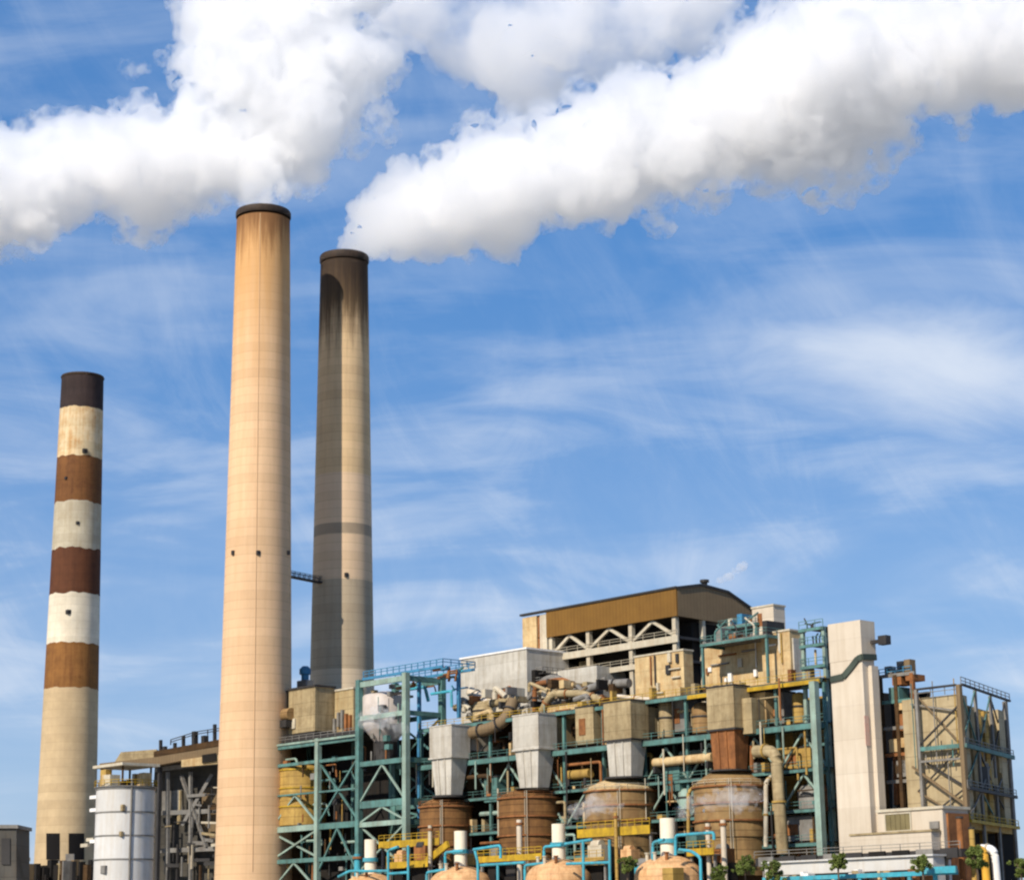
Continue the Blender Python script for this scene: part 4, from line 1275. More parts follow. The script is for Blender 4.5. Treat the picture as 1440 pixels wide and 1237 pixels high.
# front slab, recessed flank with ribs
prism(MB(), [A_, B_, lerp2(B_, C__, .16), lerp2(A_, D_, .16)], zrB, zrT).build('wall', buff, rb)
dn = (lerp2(B_, C__, .16)[0] - .9, lerp2(B_, C__, .16)[1])
prism(MB(), [lerp2(A_, D_, .161), (lerp2(B_, C__, .161)[0] - 1.0, lerp2(B_, C__, .161)[1] + .4), (lerp2(B_, C__, .86)[0] - 1.0, lerp2(B_, C__, .86)[1] + .4), lerp2(A_, D_, .86)], zrB, zrT - 1.0).build('flank_wall', olive_buff, rb)
prism(MB(), [lerp2(A_, D_, .861), lerp2(B_, C__, .861), C__, D_], zrB, zrT - .5).build('corner_wall', buff, rb)
prism(MB(), [A_, B_, C__, D_], zrB - 1.2, zrB - .004).build('floor_slab', ochre, rb)
for t_, w_ in ((.25, .7), (.42, .5), (.55, .8), (.7, .5)):
    p = lerp2(B_, C__, t_)
    MB().box(p[0] - .9, p[0] - .1, p[1] - .2, p[1] + w_, zrB, zrT - 1.4).build('rib', r8.choice([tan_duct, grey_m, ochre]), rb)
for i in range(14):
    t_ = r8.uniform(.2, .85)
    p = lerp2(B_, C__, t_)
    z = r8.uniform(zrB, zrT - 4)
    MB().box(p[0] - 1.0, p[0] - r8.uniform(-.2, .5), p[1], p[1] + r8.uniform(.5, 1.6), z, z + r8.uniform(.8, 4)).build('inlet_box', r8.choice([dark_m, tan_duct, tan_duct, dark_in, grey_m]), rb)
# underside legs
for t_ in (.02, .35, .7, .98):
    p = lerp2(B_, C__, t_)
    MB().box(p[0] - .9, p[0] - .1, p[1], p[1] + .8, 0, zrB - 1.2).build('leg', ochre if t_ < .5 else brown_in, rb)
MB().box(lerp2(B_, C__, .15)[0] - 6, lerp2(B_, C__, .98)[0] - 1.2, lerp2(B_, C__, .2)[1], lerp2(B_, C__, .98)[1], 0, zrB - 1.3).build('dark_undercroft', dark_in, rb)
# outer frame: offset outwards
of = thing('gallery_structure', 'slender outer frame of galleries round the precipitator building', 'steel frame', (cn.x, cn.y, 0))
fv = 3.0
oA = (F(1288, 965, fv).x, fv)
oB = (F(1348, 960, fv).x, fv)
zf = F(1349, 962, fv).z
oC_ = at_z(1413, 986, zf)
oC = (oC_.x, oC_.y)
lv_z = [zf, F(1349, 1048, fv).z, F(1349, 1066, fv).z, F(1349, 1108, fv).z, zrB - .2]
for p, w_ in ((oA, .22), (oB, .34), (lerp2(oB, oC, .33), .2), (lerp2(oB, oC, .66), .2), (oC, .3)):
    MB().box(p[0] - w_, p[0] + w_, p[1] - w_, p[1] + w_, 0, zf).build('column', grey_brown if p == oB else grey_m, of)
for i, z in enumerate(lv_z):
    th = (.3, .6, .3, .45, .45)[i]
    m_ = (dark_m, teal, grey_m, dark_m, yellow)[i]
    if i != 3:
        MB().beam((oA[0], oA[1], z), (oB[0] - .5, oB[1], z), .4, th).build('beam', m_, of)
    if i != 2:
        MB().beam((oB[0] + .5, oB[1], z), (oC[0] + .9, oC[1], z), .4, th).build('beam', m_, of)
        MB().rail([(oB[0] + .4, oB[1], z), (oC[0] + .9, oC[1], z)], 1.1, 2.5, .08).build('railing', grey_m if i != 4 else yellow, of)
MB().rail([(oA[0], oA[1], zf - 1.2), (oB[0], oB[1], zf - 1.2)], 1.1, 3, .08).build('railing', grey_m, of)
bb = MB()
bb.beam((oA[0], fv, lv_z[1] + .6), (oB[0], fv, lv_z[0] - 2.8), .24); bb.build('brace', dark_m, of)
bb = MB(); bb.beam((oA[0] - 1.5, fv + .5, lv_z[0] - 2.0), (oB[0] - .5, fv + .5, lv_z[1] + 5), .24); bb.build('brace', grey_m, of)
bb = MB(); bb.beam((oA[0] + .8, fv + .5, lv_z[2] - .2), (oB[0] - .3, fv + .5, lv_z[3] + .2), .26); bb.build('brace', dark_m, of)
bb = MB(); bb.beam((oA[0] - 1.6, fv + .1, lv_z[2] - .6), (oB[0] - .5, fv + .1, lv_z[3] - 2.2), .3); bb.build('brace', grey_brown, of)
for (ta, tb, za, zb_) in ((0, .33, 1, 0), (.33, 0, 1, 0), (.33, .66, 1, 0), (.66, 1, 1, 0), (1, .66, 1, 0), (0, .33, 3, 1), (.33, .66, 3, 1), (.66, .33, 3, 1), (.66, 1, 3, 1), (0, .33, 4, 3), (.66, .33, 4, 3), (1, .66, 4, 3)):
    p, q = lerp2(oB, oC, ta), lerp2(oB, oC, tb)
    MB().beam((p[0], p[1], lv_z[za]), (q[0], q[1], lv_z[zb_]), .2).build('brace', r8.choice([dark_m, grey_m, teal]), of)
for k in range(9):
    f_ = (k + .5) / 9
    x = oA[0] - 1.5 + (oB[0] - oA[0] + 1) * f_
    zz1, zz2_ = r8.choice(lv_z[1:]), r8.choice(lv_z[:3])
    MB().tube([(x, fv + .2, min(zz1, zz2_) - 1), (x, fv + .2, max(zz1, zz2_) + 1)], .09, 6).build('riser', r8.choice([dark_m, grey_m, ochre, teal]), of)
for (ia, ib, s_) in ((3, 1, 1), (4, 3, -1), (4, 3, 1), (1, 0, -1)):
    a, b = (oA[0] - 1, oB[0] - .3) if s_ > 0 else (oB[0] - .3, oA[0] - 1)
    MB().beam((a, fv + .35, lv_z[ia]), (b, fv + .35, lv_z[ib]), .2).build('brace', r8.choice([dark_m, grey_brown]), of)
# red-brown plant between lift tower and this building
ms0, ms1 = F(1238, 1000, 5).x, F(1284, 1000, 5).x
mzt, mzb = F(1262, 948, 5).z, F(1262, 1136, 5).z
mp = thing('pipe_rack', 'dark rust brown rack of pipes between lift tower and precipitator building', 'pipe rack', ((ms0 + ms1) / 2, 8, 0))
for x in (ms0, (ms0 + ms1) / 2, ms1):
    MB().box(x - .3, x + .3, 5, 5.6, 0, mzt).build('column', r8.choice([rust_m, brown_in, grey_m]), mp)
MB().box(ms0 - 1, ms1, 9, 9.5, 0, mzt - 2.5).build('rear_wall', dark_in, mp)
for i in range(26):
    x = ms0 + (ms1 - ms0) * r8.random()
    z = r8.uniform(mzb + 6, mzt)
    if r8.random() < .5:
        MB().tube([(x, r8.uniform(5.5, 8), z), (x, 7, max(0, z - r8.uniform(4, 14)))], r8.uniform(.12, .4), 8).build('riser', r8.choice([rust_m, brown_in, teal, ochre, grey_m]), mp, True)
    else:
        MB().box(x, x + r8.uniform(.6, 2), 5.2, 8, z - r8.uniform(.5, 2.5), z).build('pump_box', r8.choice([rust_m, brown_in, teal, sand, grey_m]), mp)
for k in range(5):
    z = mzt - k * (mzt - mzb) / 5
    MB().beam((ms0 - .5, 5.3, z), (ms1 + .5, 5.3, z), .4, .5).build('beam', r8.choice([rust_m, teal, grey_m]), mp)
MB().rail([(ms0, 5.2, mzt), (ms1, 5.2, mzt)], 1.1, 1.6, .09).build('railing', blue_m, mp)
for i in range(5):
    x = ms0 + (ms1 - ms0) * r8.random()
    MB().box(x, x + 1.1, 5.6, 7, mzt + .01, mzt + r8.uniform(.8, 2.2)).build('fan_cowl', r8.choice([grey_m, grey_brown, tan_duct]), mp)
# ------------------------------------------------------------------ front row: salmon domes, white vents, turquoise pipe frames
FV = -7
dome_lbl = ['salmon dome vessel lowest in the row, only its crown in view', 'salmon dome with white vent, second in the row from the tan chimney',
            'salmon dome with white vent in front of the cream-coned vessel', 'salmon dome with square hatch, largest of the row']
for i, (cx, half, top, pw, pt, pb) in enumerate(((521, 40, 1227, 17, 1180, 1229), (648, 46, 1217, 18, 1168, 1218), (786, 48, 1207, 19, 1158, 1208), (940, 49, 1202, 22, 1150, 1205))):
    c = F(cx, top, FV)
    R_ = halfw(cx, top, half, to_world(c).y)
    hz = R_ * .62
    t = thing('dome_vessel', dome_lbl[i], 'vessel', (c.x, FV, 0))
    ztop = c.z
    prof_ = [(R_, 0), (R_, ztop - hz)] + [(R_ * math.cos(a), ztop - hz + hz * math.sin(a)) for a in [k * math.pi / 2 / 9 for k in range(1, 10)]]
    prof_[-1] = (.05, ztop)
    MB().lathe(c.x, FV, prof_, 40).build('dome', salmon, t, True)
    if i == 3:
        q = F(944, 1228, FV - R_ * .8)
        MB().box(q.x - 1.1, q.x + 1.1, FV - R_ * .95, FV - R_ * .5, q.z - 1.6, q.z + .9).build('hatch', ochre, t)
    for aa in (-2.2, -1.5, -.9):
        nx, ny = c.x + R_ * .62 * math.cos(aa), FV + R_ * .62 * math.sin(aa)
        MB().lathe(nx, ny, [(.28, ztop - hz * .5), (.28, ztop + .25), (.42, ztop + .26), (.42, ztop + .42)], 12).build('nozzle', rust_m if aa > -1 else pale_steel, t, True)
    rp = halfw(cx, pt, pw / 2, to_world(c).y)
    z0_, z1_ = F(cx, pb, FV).z, F(cx, pt, FV).z
    MB().lathe(c.x, FV, [(rp, z0_ - .6), (rp, z1_), (rp - .15, z1_ + .02), (rp - .15, z1_ - .8)], 20, cap1=False).build('vent_pipe', mat('ivory_paint', (0.78, 0.70, 0.54), .06, (0.5, 0.38, 0.22), .4, .5, .6), t, True)
    zc_ = z0_ + (z1_ - z0_) * .42
    MB().lathe(c.x, FV, [(rp + .01, zc_ - .35), (rp + .3, zc_ - .35), (rp + .3, zc_ + .35), (rp + .01, zc_ + .35)], 20, cap0=False, cap1=False).build('collar', turq, t)

frames = [
    ('turquoise pipe portal right of the lowest dome', [[(546, 1237), (546, 1195), (560, 1190)], [(574, 1237), (574, 1188)], [(476, 1232), (492, 1224), (546, 1224)], [(546, 1228), (574, 1226)]]),
    ('turquoise pipe frame boxing in the second dome', [[(626, 1237), (626, 1198), (652, 1196)], [(600, 1237), (600, 1226), (626, 1222)], [(666, 1194), (704, 1188), (704, 1206)], [(672, 1237), (672, 1212), (668, 1196)], [(676, 1216), (738, 1212)], [(700, 1237), (700, 1214)]]),
    ('turquoise pipe goalpost in front of the cream-coned vessel', [[(765, 1216), (765, 1190), (790, 1188)], [(820, 1240), (820, 1180)], [(857, 1240), (857, 1180)], [(795, 1186), (832, 1180)], [(738, 1237), (738, 1216), (765, 1213)], [(797, 1214), (857, 1212)]]),
    ('turquoise pipe loop around the largest dome', [[(918, 1208), (918, 1184), (934, 1180)], [(950, 1202), (950, 1174), (1004, 1170), (1004, 1180)], [(985, 1240), (985, 1205), (972, 1196), (955, 1194)]]),
]
for lb, runs in frames:
    p0 = F(runs[0][0][0], runs[0][0][1], FV - 3)
    t = thing('pipe_portal', lb, 'pipe portal', (p0.x, FV - 3, 0), 'turquoise pipework among the domes')
    for rn in runs:
        pts_ = [F(px, py, FV - 3.5) for px, py in rn]
        if rn[0][1] >= 1237:
            pts_[0] = Vector((pts_[0].x, pts_[0].y, 0))
        MB().bend(pts_, .25, 10, .6).build('pipe', turq, t, True)


def walkway(label, px0, py0, px1, py1, v, hpx, m, stair=None):
    a, b = F(px0, py0, v), F(px1, py1, v)
    th = hpx * .115
    t = thing('walkway', label, 'walkway', ((a.x + b.x) / 2, v + .8, 0), 'yellow walkways')
    z = a.z
    MB().box(a.x, b.x, v, v + 1.6, z - th, z - th + .2).build('deck', grey_m, t)
    MB().box(a.x, b.x, v - .12, v - .003, z - th, z).build('side_plate', m, t)
    MB().rail([(a.x, v - .05, z), (b.x, v - .05, z)], 1.1, 1.6, .08).build('railing', m, t)
    for x in (a.x + .4, b.x - .4):
        MB().box(x - .2, x + .2, v + .4, v + .8, 0, z - th - .003).build('leg', grey_m, t)
    if stair:
        s0, s1 = F(stair[0], stair[1], v), F(stair[2], stair[3], v)
        MB().beam((s0.x, v - .3, s0.z), (s1.x, v - .3, s1.z), .5, 1.2).build('stair', m, t)
    return t


walkway('yellow walkway with a stair behind the two lower domes', 533, 1183, 618, 1180, FV + 3, 11, yellow, (598, 1214, 632, 1186))
walkway('lower yellow walkway left of the second dome', 544, 1212, 602, 1210, FV + 1, 10, yellow)
walkway('yellow walkway between the second and third dome', 672, 1204, 762, 1200, FV + 1, 9, yellow)
walkway('yellow edged platform under the cream-coned vessel', 812, 1166, 914, 1161, FV + 3, 12, yellow)
walkway('short yellow walkway beside the largest dome', 966, 1193, 1004, 1191, FV + 1, 10, yellow)
walkway('low yellow walkway behind the turquoise goalpost', 808, 1206, 850, 1204, FV + 1, 11, ochre)
# slim cream standpipes and small lit equipment
for lb, px, pyt, pyb, w, m_ in (('slim cream standpipe before the second vessel', 731, 1152, 1210, 8, cream), ('slim pale standpipe before the fourth vessel', 1019, 1152, 1215, 8, cream),
                                ('short cream stub pipe near the largest dome', 996, 1157, 1180, 7, cream), ('thin cream pipe beside the first vessel', 605, 1160, 1190, 6, pale_steel),
                                ('thin ochre pipe left of the goalpost', 866, 1142, 1165, 5, ochre), ('teal upright pump left of the lowest dome', 503, 1200, 1225, 10, turq)):
    a = F(px, pyb, FV + 2)
    t = thing('standpipe', lb, 'pipe', (a.x, FV + 2, 0))
    r_ = halfw(px, pyt, w / 2, to_world(a).y)
    zt9 = F(px, pyt, FV + 2).z
    MB().lathe(a.x, FV + 2, [(r_, 0), (r_, zt9)], 14).build('pipe', m_, t, True)
    MB().lathe(a.x, FV + 2, [(r_ * 1.5, zt9 - .9), (r_ * 1.5, zt9 - .5)], 14).build('flange', rust_m, t)
r9 = random.Random(41)
cl_lab = ['orange motor', 'rust pump', 'ochre gearbox', 'grey valve block', 'dark pump', 'silver heat exchanger', 'brown cabinet', 'pale control box', 'orange valve', 'turquoise pump', 'teal actuator', 'red-brown fan']
cl_mat = [salmon, rust_m, ochre, grey_m, dark_m, silver, brown_in, pale_steel, salmon, turq, teal, rust_m]
where = [(560, 1205, 'behind the turquoise portal'), (590, 1196, 'by the yellow stair'), (660, 1206, 'right of the second dome vent'), (694, 1196, 'inside the second pipe frame'), (718, 1222, 'below the middle yellow walkway'), (760, 1228, 'left of the third dome'),
         (838, 1228, 'between the goalpost uprights'), (836, 1196, 'under the goalpost bar'), (880, 1200, 'right of the goalpost'), (902, 1222, 'left of the largest dome'), (972, 1180, 'under the turquoise loop'), (1012, 1200, 'right of the turquoise loop')]
for (px, py, wh), nm, m_ in zip(where, cl_lab, cl_mat):
    a = F(px, py, FV + 2.6)
    t = thing('machine', '%s standing %s' % (nm, wh), 'machine', (a.x, FV + 2.6, 0))
    s = r9.uniform(.9, 1.6)
    MB().box(a.x - s, a.x + s, FV + 2.6, FV + 4.6, a.z - s, a.z + s * .6).build('housing', m_, t)
    MB().tube([(a.x - s * .6, FV + 3.4, a.z + s * .6), (a.x + s * .6, FV + 3.4, a.z + s * .6)], s * .55, 14).build('motor', r9.choice([m_, dark_m, grey_m]), t, True)
    MB().box(a.x - s * 1.2, a.x + s * 1.2, FV + 2.4, FV + 4.8, 0, a.z - s - .003).build('plinth', dark_in, t)

# ------------------------------------------------------------------ right foreground: dark conveyor pipe, white shed, turquoise strip
cv0, cv1 = F(1062, 1203, -9), F(1352, 1197, -9)
cv = thing('conveyor', 'long dark covered conveyor passing before the lift tower', 'conveyor', ((cv0.x + cv1.x) / 2, -9, 0))
MB().box(cv0.x, cv1.x, -9, -7, cv1.z - .65, cv1.z + .45).build('gallery', dark_m, cv)
for k in range(9):
    x = cv0.x + (cv1.x - cv0.x) * (k + .2) / 9
    MB().box(x, x + (cv1.x - cv0.x) / 13, -9.3, -9.004, cv1.z - .75, cv1.z + .6).build('hood', r9.choice([dark_m, dark_in, grey_m]), cv)
    MB().box(x, x + .3, -8.4, -8.0, 0, cv1.z - .66).build('leg', grey_m, cv)
MB().rail([(cv0.x, -9.2, cv1.z + .45), (cv1.x, -9.2, cv1.z + .45)], 1.0, 3.4, .07).build('railing', grey_m, cv)
sh0, sh1 = F(1075, 1212, -12), F(1312, 1207, -12)
shz = F(1190, 1208, -12).z
sh = thing('shed', 'long low white shed below the dark conveyor', 'shed', ((sh0.x + sh1.x) / 2, -10, 0))
MB().box(sh0.x, sh1.x, -12, -9.4, 0, shz - .05).build('wall', white_silo, sh)
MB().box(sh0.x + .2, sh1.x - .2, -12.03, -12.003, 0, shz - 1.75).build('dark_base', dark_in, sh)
for k in range(34):
    x = sh0.x + (sh1.x - sh0.x) * r9.random()
    w_ = r9.uniform(.3, 1.5)
    zz0 = shz - 1.45 - r9.uniform(0, .9)
    MB().box(x, x + w_, -13.2 - r9.uniform(0, .8), -12.4, shz - 4, zz0).build('crate', r9.choice([dark_in, rust_m, brown_in, grey_m, pale_steel, sand, white_m, tan_duct]), sh)
MB().box(sh0.x - .3, sh1.x + .3, -12.4, -9.3, shz - .04, shz + .2).build('roof', white_silo, sh)
tq0, tq1 = F(1072, 1234, -15), F(1344, 1226, -15)
tz = F(1200, 1228, -15).z
tq = thing('pipe_bridge', 'bright turquoise pipe bridge along the bottom of the white shed', 'pipe bridge', ((tq0.x + tq1.x) / 2, -15, 0))
MB().box(tq0.x, tq1.x, -15, -14.4, tz - .6, tz).build('girder', turq, tq)
for k in range(8):
    x = tq0.x + (tq1.x - tq0.x) * (k + .1) / 8
    MB().box(x, x + .5, -14.9, -14.5, 0, tz - .603).build('leg', turq, tq)
bx0, bx1 = F(1296, 1232, -15.2), F(1345, 1222, -15.2)
MB().box(bx0.x, bx1.x, -15.4, -15.003, tz - .003 - .4, tz + .5).build('end_box', turq, tq)
# yellow and white bent pipes at the lower right
pipe_thing('orange yellow bent pipe at the right end of the conveyor', [Vector((F(1368, 1195, -6).x, -6, F(1368, 1194, -6).z)), F(1384, 1194, -6), Vector((F(1388, 1237, -6).x, -6, 0))], .55, mat('amber_paint', (0.62, 0.33, 0.04), .15), ochre)
pipe_thing('white bent pipe at the right end of the conveyor', [F(1380, 1192, -4), F(1398, 1193, -4), Vector((F(1404, 1237, -4).x, -4, 0))], .55, white_m, pale_steel)
for lb, px, pyt, w, m_ in (('dark red post at the end of the annex', 1349, 1150, 9, rust_m), ('ochre post under the precipitator gallery', 1366, 1165, 8, ochre), ('white drum near the end of the white shed', 1330, 1208, 14, white_m), ('salmon drum near the end of the white shed', 1318, 1210, 12, salmon)):
    a = F(px, pyt, -5)
    r_ = halfw(px, pyt, w / 2, to_world(a).y)
    t = thing('post' if 'post' in lb else 'drum', lb, 'post' if 'post' in lb else 'drum', (a.x, -5, 0))
    MB().lathe(a.x, -5, [(r_, 0), (r_, a.z)], 14).build('body', m_, t, True)
    MB().lathe(a.x, -5, [(r_ * 1.25, a.z + .003), (r_ * 1.25, a.z + .25)], 14).build('cap', dark_m, t)

# ------------------------------------------------------------------ left background: white silo, dark hall, conveyor gallery
SD = 380
s_top, s_bot = W(177, 1108, SD), W(177, 1237, SD)
sr = halfw(177, 1150, 41, SD)
si = thing('silo', 'white steel silo between the banded and the tan chimney', 'silo', (s_top.x, s_top.y, 0))
zst = s_top.z
MB().lathe(s_top.x, s_top.y, [(sr, 0), (sr, zst)], 48).build('shell', white_silo, si, True)
for k in range(4):
    z = zst - 4.2 * k - .3
    MB().lathe(s_top.x, s_top.y, [(sr + .01, z - .12), (sr + .12, z - .12), (sr + .12, z + .12), (sr + .01, z + .12)], 48, cap0=False, cap1=False).build('hoop', grey_m, si)
lq = on_shaft(184, 1150, s_top.x, s_top.y, lambda z: sr, SD, .12)
MB().beam((lq.x, lq.y, 0), (lq.x, lq.y, zst + 1), .45, .2).build('ladder', grey_m, si)
for px, py, s in ((172, 1135, .55), (170, 1172, .45), (146, 1222, .7)):
    q = on_shaft(px, py, s_top.x, s_top.y, lambda z: sr, SD, .02)
    MB().box(q.x - s, q.x + s, q.y - .25, q.y + .25, q.z - s, q.z + s).build('hatch', tan_duct if px != 146 else grey_m, si)
z5 = zst + .15
MB().lathe(s_top.x, s_top.y, [(sr + .4, zst + .003), (sr + .4, z5)], 48).build('top_deck', grey_m, si)
MB().rail([(s_top.x + (sr + .3) * math.cos(a), s_top.y + (sr + .3) * math.sin(a), z5) for a in [2 * math.pi * i / 24 for i in range(25)]], 1.1, 2, .08).build('railing', yellow, si)
r10 = random.Random(6)
for i in range(9):
    a = r10.uniform(0, 6.28); q = (s_top.x + sr * .7 * math.cos(a), s_top.y + sr * .7 * math.sin(a))
    w = r10.uniform(.4, 1.2)
    MB().box(q[0] - w, q[0] + w, q[1] - w, q[1] + w, z5, z5 + r10.uniform(1, 3.2)).build('dust_filter', r10.choice([tan_duct, brown_in, pale_steel, ochre, grey_m, sand]), si)
zc6 = W(177, 1079, SD).z
for dx_ in (-3.6, 3.6):
    for dy_ in (-3, 3):
        MB().box(s_top.x + dx_ - .15, s_top.x + dx_ + .15, s_top.y + dy_ - .15, s_top.y + dy_ + .15, z5, zc6).build('canopy_post', brown_in, si)
MB().box(s_top.x - 5.2, s_top.x + 5.0, s_top.y - 4, s_top.y + 4, zc6, zc6 + .5).build('canopy', pale_steel, si)
MB().box(s_top.x - 2.8, s_top.x - .9, s_top.y - 3.8, s_top.y - 2.5, z5 + .2, zc6 - .4).build('hoist', ochre, si)
for py_ in (1120, 1138, 1182):
    q = W(136, py_, SD + 2)
    MB().box(q.x - 2.0, s_top.x - sr * .9, q.y - .3, q.y + .3, q.z - .3, q.z + .3).build('side_bracket', white_m, si)

# dark hall behind it; front edge faces the viewer
HD = 470


def wb(mb, pts, depth, thick):
    """upright slab from an outline seen at a distance, given real thickness away from the viewer"""
    front_ = [to_world(W(px, py, depth)) for px, py in pts]
    back_ = [p + Vector((0, thick, 0)) for p in front_]
    n = len(pts)
    P = [to_plant(p) for p in front_ + back_]
    return mb.poly(P, [tuple(reversed(range(n))), tuple(range(n, 2 * n))] + [(i, (i + 1) % n, n + (i + 1) % n, n + i) for i in range(n)])


hb = W(260, 1237, HD)
hall = thing('crusher_hall', 'dark steel hall half hidden between white silo and tan chimney', 'building', (hb.x, hb.y, 0))
zz0 = [(205, 1290), (330, 1290), (330, 1058), (218, 1070)]
wb(MB(), zz0, HD + 4, 14).build('wall', mat('dark_grey_sheet', (0.060, 0.055, 0.045), .35, (0.12, 0.10, 0.07), .5, .15, .4, seams=(3, 3, .5)), hall)
wb(MB(), [(228, 1142), (256, 1142), (256, 1110), (228, 1112)], HD + 3.6, .39).build('wall_panel', grey_m, hall)
wb(MB(), [(284, 1180), (306, 1180), (306, 1104), (284, 1108)], HD + 3.6, .39).build('wall_panel', grey_brown, hall)
for pl in ([(218, 1082), (320, 1070)], [(220, 1143), (320, 1139)], [(220, 1196), (320, 1192)]):
    a, b = to_world(W(*pl[0], HD + 2)), to_world(W(*pl[1], HD + 2))
    MB().beam(to_plant(a), to_plant(b), .8, 1.0).build('floor_beam', grey_m, hall)
for (p, q_) in (((255, 1090), (290, 1190)), ((298, 1088), (256, 1160)), ((236, 1085), (236, 1240)), ((268, 1085), (268, 1240))):
    MB().beam(W(*p, HD + 1.6), W(*q_, HD + 1.6), .7).build('brace', grey_m, hall)
for i in range(46):
    px, py = r10.uniform(222, 300), r10.uniform(1100, 1225)
    q = W(px, py, HD + r10.uniform(.6, 2.4))
    m_ = r10.choice([grey_m, grey_m, tan_duct, brown_in, dark_m, pale_steel, dark_m])
    if r10.random() < .5:
        MB().beam(q, q + Vector((0, 0, -r10.uniform(2, 9))), r10.uniform(.15, .5)).build('riser', m_, hall)
    else:
        L = r10.uniform(1, 5)
        MB().beam(q, q + UX * 0 + Vector((L * .67, L * .73, r10.uniform(-.4, .4))), r10.uniform(.15, .5), r10.uniform(.2, .9)).build('machine_part', m_, hall)
cg = thing('conveyor_gallery', 'sloping brown conveyor gallery climbing behind the silo toward the tan chimney', 'conveyor', W(250, 1075, HD - 2))
wb(MB(), [(140, 1081), (218, 1076), (326, 1056), (326, 1046), (218, 1064), (140, 1073)], HD - 2, 4).build('gallery', grey_brown, cg)
wb(MB(), [(216, 1064), (326, 1045), (326, 1036), (216, 1056)], HD - 1, 3).build('roof', brown_in, cg)
wb(MB(), [(255, 1078), (310, 1073), (310, 1060), (255, 1068)], HD - 2.6, .59).build('side_panel', sand, cg)
wb(MB(), [(284, 1072), (304, 1070), (304, 1058), (284, 1061)], HD - 3.0, .39).build('dark_opening', dark_in, cg)
wb(MB(), [(158, 1076), (220, 1068), (220, 1053), (170, 1057)], HD, 3).build('roof_box', tan_duct, cg)
for px, pyb_, pyt_ in ((226, 1058, 1040), (232, 1056, 1049), (258, 1052, 1034), (274, 1050, 1028), (288, 1046, 1034), (302, 1044, 1018), (246, 1054, 1044)):
    a, b = W(px, pyb_, HD), W(px, pyt_, HD)
    MB().beam(a, b, r10.uniform(.5, 1.3)).build('roof_stub', dark_m, cg)
MB().rail([W(240, 1047, HD - .5), W(275, 1036, HD - .5), W(326, 1028, HD - .5)], 1.2, 2.5, .16).build('railing', dark_m, cg)
for px in (150, 225, 320):
    a = W(px, 1078, HD)
    MB().box(a.x - .4, a.x + .4, a.y - .4, a.y + .4, 0, a.z).build('trestle', dark_m, cg)
# silo side bridge to the banded chimney and far-left hut
hq = W(0, 1160, 330)
hut = thing('transformer_hut', 'dark grey flat-roofed hut at the far edge beyond the banded chimney', 'building', (W(5, 1237, 330).x, W(5, 1237, 330).y, 0))
hutw = mat('dark_hut_wall', (0.075, 0.070, 0.060), .25, (0.13, .09, .05), .5, .3, .5, seams=(2.5, 2.5, .4))
wb(MB(), [(-60, 1300), (23, 1300), (23, 1164), (-60, 1164)], 330, 9).build('wall', hutw, hut)
wb(MB(), [(-62, 1164), (25, 1164), (25, 1159), (-62, 1159)], 329.6, 9.8).build('roof', grey_m, hut)
wb(MB(), [(2, 1215), (14, 1215), (14, 1178), (2, 1178)], 329.8, .19).build('door', dark_m, hut)
lb_ = thing('machine_row', 'low dark machinery and huts around the foot of the banded chimney', 'machinery', W(90, 1237, 500))
wb(MB(), [(24, 1300), (134, 1300), (134, 1216), (96, 1212), (96, 1216), (60, 1216), (24, 1222)], 500, 10).build('hut', dark_in, lb_)
for i in range(26):
    px = r10.uniform(26, 132); py = r10.uniform(1207, 1232)
    q = W(px, py, 498.5 - r10.uniform(0, 3)); s_ = r10.uniform(.3, 1.2)
    MB().box(q.x - s_, q.x + s_, q.y - s_, q.y + s_, 0, q.z).build('machine_housing', r10.choice([grey_m, brown_in, dark_m, dark_in, dark_in, grey_brown, tan_duct]), lb_)
wb(MB(), [(92, 1240), (104, 1240), (104, 1200), (92, 1200)], 499, .8).build('post', grey_m, lb_)
for px, py in ((36, 1208), (120, 1188), (128, 1180)):
    q = W(px, py, 500)
    MB().box(q.x - 1.6, q.x + 1.6, q.y - .4, q.y + .4, q.z - .4, q.z + .4).build('pipe_stub', pale_steel, lb_)

# ------------------------------------------------------------------ trees in front of the plant
leaf = mat('leaf_green', (0.13, 0.165, 0.035), 0.45, (0.07, 0.10, 0.02), 0.6, 1.2, 0.1, 0.7)
bark = mat('bark', (0.10, 0.07, 0.045), 0.3)


